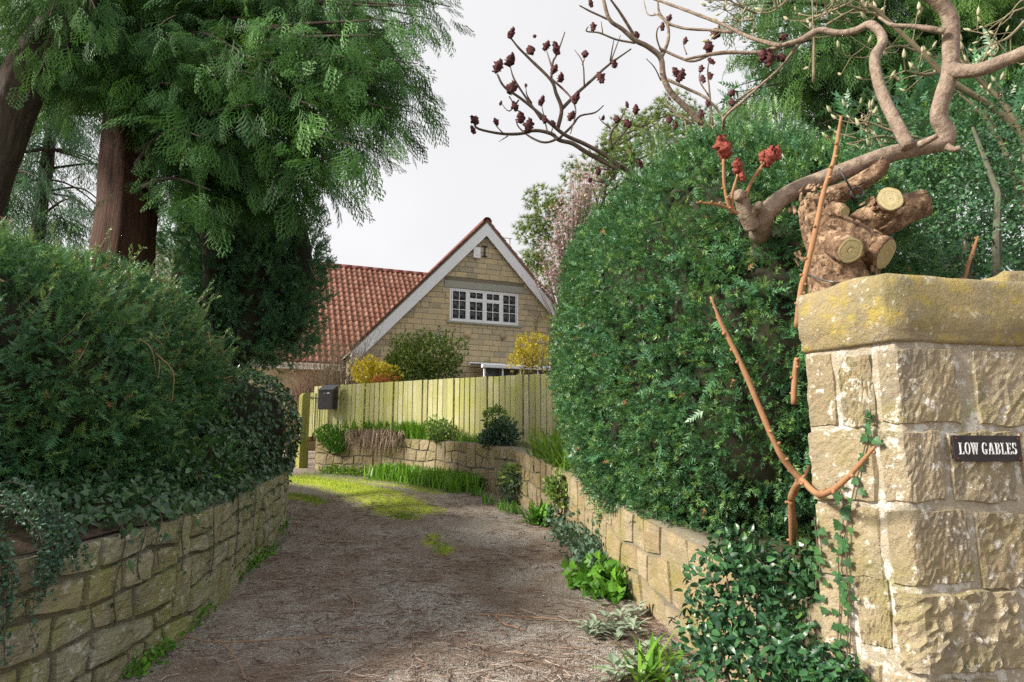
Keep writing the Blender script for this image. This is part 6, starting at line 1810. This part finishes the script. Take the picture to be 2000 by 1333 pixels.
leaf_cloud(pos, nrm(nr * .6 + rng.normal(size=pos.shape) * .7), (.032, .058), M_holly, hol, "crown", [T_small], nrm(nr + np.array((0, -.3, .6)) + rng.normal(size=pos.shape) * .5))
V, F = merge([tube([P(1948, 560, 5.6), P(1946, 470, 5.6), P(1950, 380, 5.7), P(1900, 250, 6.0)], [.035, .032, .028, .015], 8), tube([(ht[0], ht[1], 1.1), (ht[0], ht[1], 3.6)], [.09, .05], 8)]); mk("trunk", V, F, M_holly_bark, hol)

# holly in front of the pier foot: the leaves that show largest are parts
hf = P(1480, 1230, 3.55)
holf = thing("holly_bush", "glossy dark holly bush at the foot of the pier", "shrub", (hf[0], hf[1], .05))
pp, qq = [], []
for u, v, d, s_ in [(1420, 1150, 3.9, .24), (1400, 1240, 3.85, .20), (1470, 1200, 3.75, .26), (1530, 1180, 3.8, .20), (1400, 1330, 3.8, .24), (1480, 1300, 3.6, .26), (1550, 1280, 3.5, .20), (1610, 1320, 3.32, .15), (1650, 1345, 3.15, .12), (1480, 1110, 3.95, .16), (1440, 1090, 4.0, .16)]:
    pos, nr = shell(P(u, v, d), (s_, s_, s_), 2, 250, 0, .05, 5, 2, inner=.14, cull=.6); pp.append(pos); qq.append(nr)
pos, nr = np.concatenate(pp), np.concatenate(qq)
d = nrm(nr * .6 + rng.normal(size=pos.shape) * .7); upv_ = nrm(nr + np.array((0, -.3, .5)) + rng.normal(size=pos.shape) * .45)
order = np.argsort(np.linalg.norm(pos - np.array((0, 0, EYE)), axis=1)); front, rest = order[:300], order[300:]
leaf_cloud(pos[rest], d[rest], (.038, .06), M_holly, holf, "foliage", [T_holly_s], upv_[rest])
me_h = make_mesh("leaf", T_holly[0], T_holly[1], M_holly_part)
R = frames(d[front], upv_[front])
for i, k in enumerate(front):
    Rk = R[i] * rng.uniform(.038, .06)
    add(bpy.data.objects.new("leaf", me_h), holf, M=WM[holf.name].inverted() @ Matrix([[*Rk[j], pos[k][j]] for j in range(3)] + [[0, 0, 0, 1]]))
V, F = merge([tube([(hf[0], hf[1] + .15, -.05), P(u, v, 3.8)], [.02, .006], 5) for u, v in ((1420, 1130), (1480, 1150), (1530, 1170), (1400, 1240), (1560, 1280))]); kind(mk("stems", V, F, M_thin_bark, holf), "stuff")

# ivy climbing the drive face of the pier, leaf by leaf
pivy = thing("pier_ivy", "thin ivy strands climbing the drive side of the gate pier", "ivy", (*(PL + (PC - PL) * .3), 0))
me_i = make_mesh("leaf", T_ivy[0], T_ivy[1], M_ivy_part)
dl = nrm(PC - PL); nl_ = np.array((dl[1], -dl[0])); nl_ = nl_ if nl_ @ (-PC) > 0 else -nl_
n3 = np.array((*nl_, 0.0))
for pix, nlv in (([(1640, 1290), (1648, 1180), (1645, 1080), (1655, 1000), (1640, 940)], 30), ([(1662, 1290), (1664, 1180), (1660, 1080), (1668, 990), (1690, 900), (1704, 840), (1708, 800)], 36), ([(1600, 1150), (1604, 1080), (1598, 1010)], 16)):
    pts = []
    for u, v in pix:
        s, z = on_face(u, v, True); t = (s - sL); pts.append(np.array((*(PL + dl * t + nl_ * .030), z)))
    cv = spline(np.array(pts), 8); V, F = tube(cv, .003, 5); mk("stem", V, F, M_thin_bark, pivy)
    for k in range(nlv):
        c = cv[int((k + rng.random()) / nlv * (len(cv) - 1))] + np.array((*(dl * rng.normal() * .018), rng.normal() * .012)) + n3 * .008
        R = frames(np.array([nrm(np.array((*(dl * rng.normal() * .8), -.7)))]), np.array([n3 + rng.normal(size=3) * .25]))[0] * rng.uniform(.028, .05)
        add(bpy.data.objects.new("leaf", me_i), pivy, M=WM[pivy.name].inverted() @ Matrix([[*R[j], c[j]] for j in range(3)] + [[0, 0, 0, 1]]))
bivy = thing("ivy", "matt green ivy tangled on the wall between holly and pier", "ivy", P(1580, 1130, 3.75))
pos, nr = shell(P(1578, 1120, 3.75), (.14, .16, .2), 2, 300, 0, .05, 4, 1, inner=.1); leaf_cloud(pos, nrm(rng.normal(size=pos.shape) * .6 + (0, 0, -.6)), (.035, .06), M_ivy, bivy, "leaves", [T_ivy], nrm(nr + rng.normal(size=pos.shape) * .4))

# ------------------------------------------------------------------ litter, gravel and grass on the drive
def on_drive(n, y0, y1, pw=1.6, margin=.0):
    y = y0 + (y1 - y0) * rng.random(n) ** pw
    a, b_ = lx(y) + .05 - margin, np.where(y < 3.6, 1.5, rx(y)) - .05 + margin
    x = a + (b_ - a) * rng.random(n)
    z = gz(x, y) + .05 * np.exp(-((x - (lx(y) + rx(y)) / 2) / .5) ** 2) + .025 * noise3(np.c_[x, y, 0 * x], .9, 3)
    return np.c_[x, y, z]
def twig_t(seed):
    r = np.random.default_rng(seed); pts = np.cumsum(np.c_[r.normal(size=3) * .16, np.full(3, .44), np.abs(r.normal(size=3)) * .03], 0)
    V, F = tube(spline(pts, 1), [.026, .016], 3, False); F = np.concatenate([F[:, [0, 1, 2]], F[:, [0, 2, 3]]]); return V, F
T_tw = [twig_t(k) for k in range(8)]
def litter_mat(name, stops):
    m, nt, b = node_mat(name); q = NB(nt)
    q.l(q.ramp(q.attr("tint"), stops), b.inputs["Base Color"]); b.inputs["Roughness"].default_value = .9; b.inputs["Specular IOR Level"].default_value = .2
    return m
M_lit = litter_mat("fallen_twigs", [(.0, (.13, .075, .055)), (.4, (.25, .165, .125)), (.75, (.37, .285, .235)), (1, (.52, .45, .40))])
pos = on_drive(10000, 3.4, 12.5, 1.9)
clus = noise3(pos, 1.1, 2)
pos = pos[clus + rng.normal(size=len(pos)) * .3 > -.25]; n = len(pos); pos[:, 2] += .008 + rng.random(n) * .012
a = rng.uniform(0, 6.283, n); d = np.c_[np.cos(a), np.sin(a), rng.normal(size=n) * .06]
V, F, T = scatter(T_tw, pos, frames(d, np.array((0, 0, 1.0))), rng.uniform(.05, .18, n)); tw = mk("fallen_twig_litter", V, F, M_lit, tint=T)
kind(tw, "stuff"); tag(tw, "brown cedar twigs and needles littering the gravel drive", "litter")
oc = np.array([(1, 0, 0), (-1, 0, 0), (0, 1, 0), (0, -1, 0), (0, 0, .7), (0, 0, -.7)], float); of = np.array([(0, 2, 4), (2, 1, 4), (1, 3, 4), (3, 0, 4), (2, 0, 5), (1, 2, 5), (3, 1, 5), (0, 3, 5)])
T_peb = [(oc * np.random.default_rng(k).uniform(.7, 1.2, (6, 1)), of) for k in range(4)]
pos = on_drive(14000, 3.4, 9.5, 1.9); keep = noise3(pos, 1.3, 1) + rng.normal(size=len(pos)) * .25 > .05; pos = pos[keep]; n = len(pos); pos[:, 2] += .003
M_peb = litter_mat("pale_gravel", [(.0, (.14, .13, .12)), (.5, (.27, .25, .23)), (.85, (.42, .40, .37)), (1, (.58, .57, .55))])
V, F, T = scatter(T_peb, pos, frames(unit(n)), rng.uniform(.005, .011, n)); gv = mk("gravel", V, F, M_peb, tint=T); kind(gv, "stuff"); tag(gv, "small pale gravel chips showing through the drive", "gravel")
# a few white chips and larger sticks
for u, v, pts in ((1015, 1215, [(905, 1212), (960, 1210), (1030, 1215), (1090, 1218)]), (990, 1225, [(968, 1212), (985, 1228), (1005, 1233), (1025, 1240)])):
    cv = np.array([GP(*q) + (0, 0, .03) for q in pts]); V, F = tube(spline(cv, 4), [.008, .006], 6, True, .001)
    tag(mko("fallen_stick", V, F, M_deadtwig), ("long pale straight stick lying across the drive" if u == 1015 else "short brown forked stick lying under the long pale stick"), "stick")
for lab, pts in (("curved pale twig on the drive near the mossy wall", [(680, 1163), (690, 1180), (686, 1200), (660, 1212)]), ("thin long twig lying along the drive before the mossy wall", [(360, 1250), (420, 1262), (520, 1258), (640, 1252), (700, 1255)]), ("bent grey twig near the bottom frame edge", [(430, 1258), (455, 1285), (470, 1310), (478, 1333)])):
    cv = np.array([GP(*q) + (0, 0, .02) for q in pts]); V, F = tube(spline(cv, 5), [.006, .004], 5, True, .001); tag(mko("fallen_stick", V, F, M_lit2 if 'M_lit2' in globals() else M_deadtwig), lab, "stick")
# grass in the middle of the drive
M_grass = leaf_mat("drive_grass", [(.05, (.12, .24, .015)), (.5, (.24, .40, .025)), (.95, (.42, .54, .05))], .5, .35, .35)
gp, gt = [], []
for pts, w in MOSS:
    m_ = int(2000 * w * len(pts) / 9) + 300
    q = pts[rng.integers(0, len(pts), m_)] + np.c_[rng.normal(size=(m_, 2)) * w * .42, np.zeros(m_)]; gp.append(q)
gp = np.concatenate(gp); n = len(gp); gp[:, 2] = gz(gp[:, 0], gp[:, 1]) + .02
V, F, T = scatter(T_blade, gp, frames(nrm(rng.normal(size=(n, 3)) * .45 + (0, 0, 1.0))), rng.uniform(.025, .065, n)); gr = mk("grass", V, F, M_grass, tint=T); kind(gr, "stuff"); tag(gr, "short bright grass along the middle of the drive", "grass")
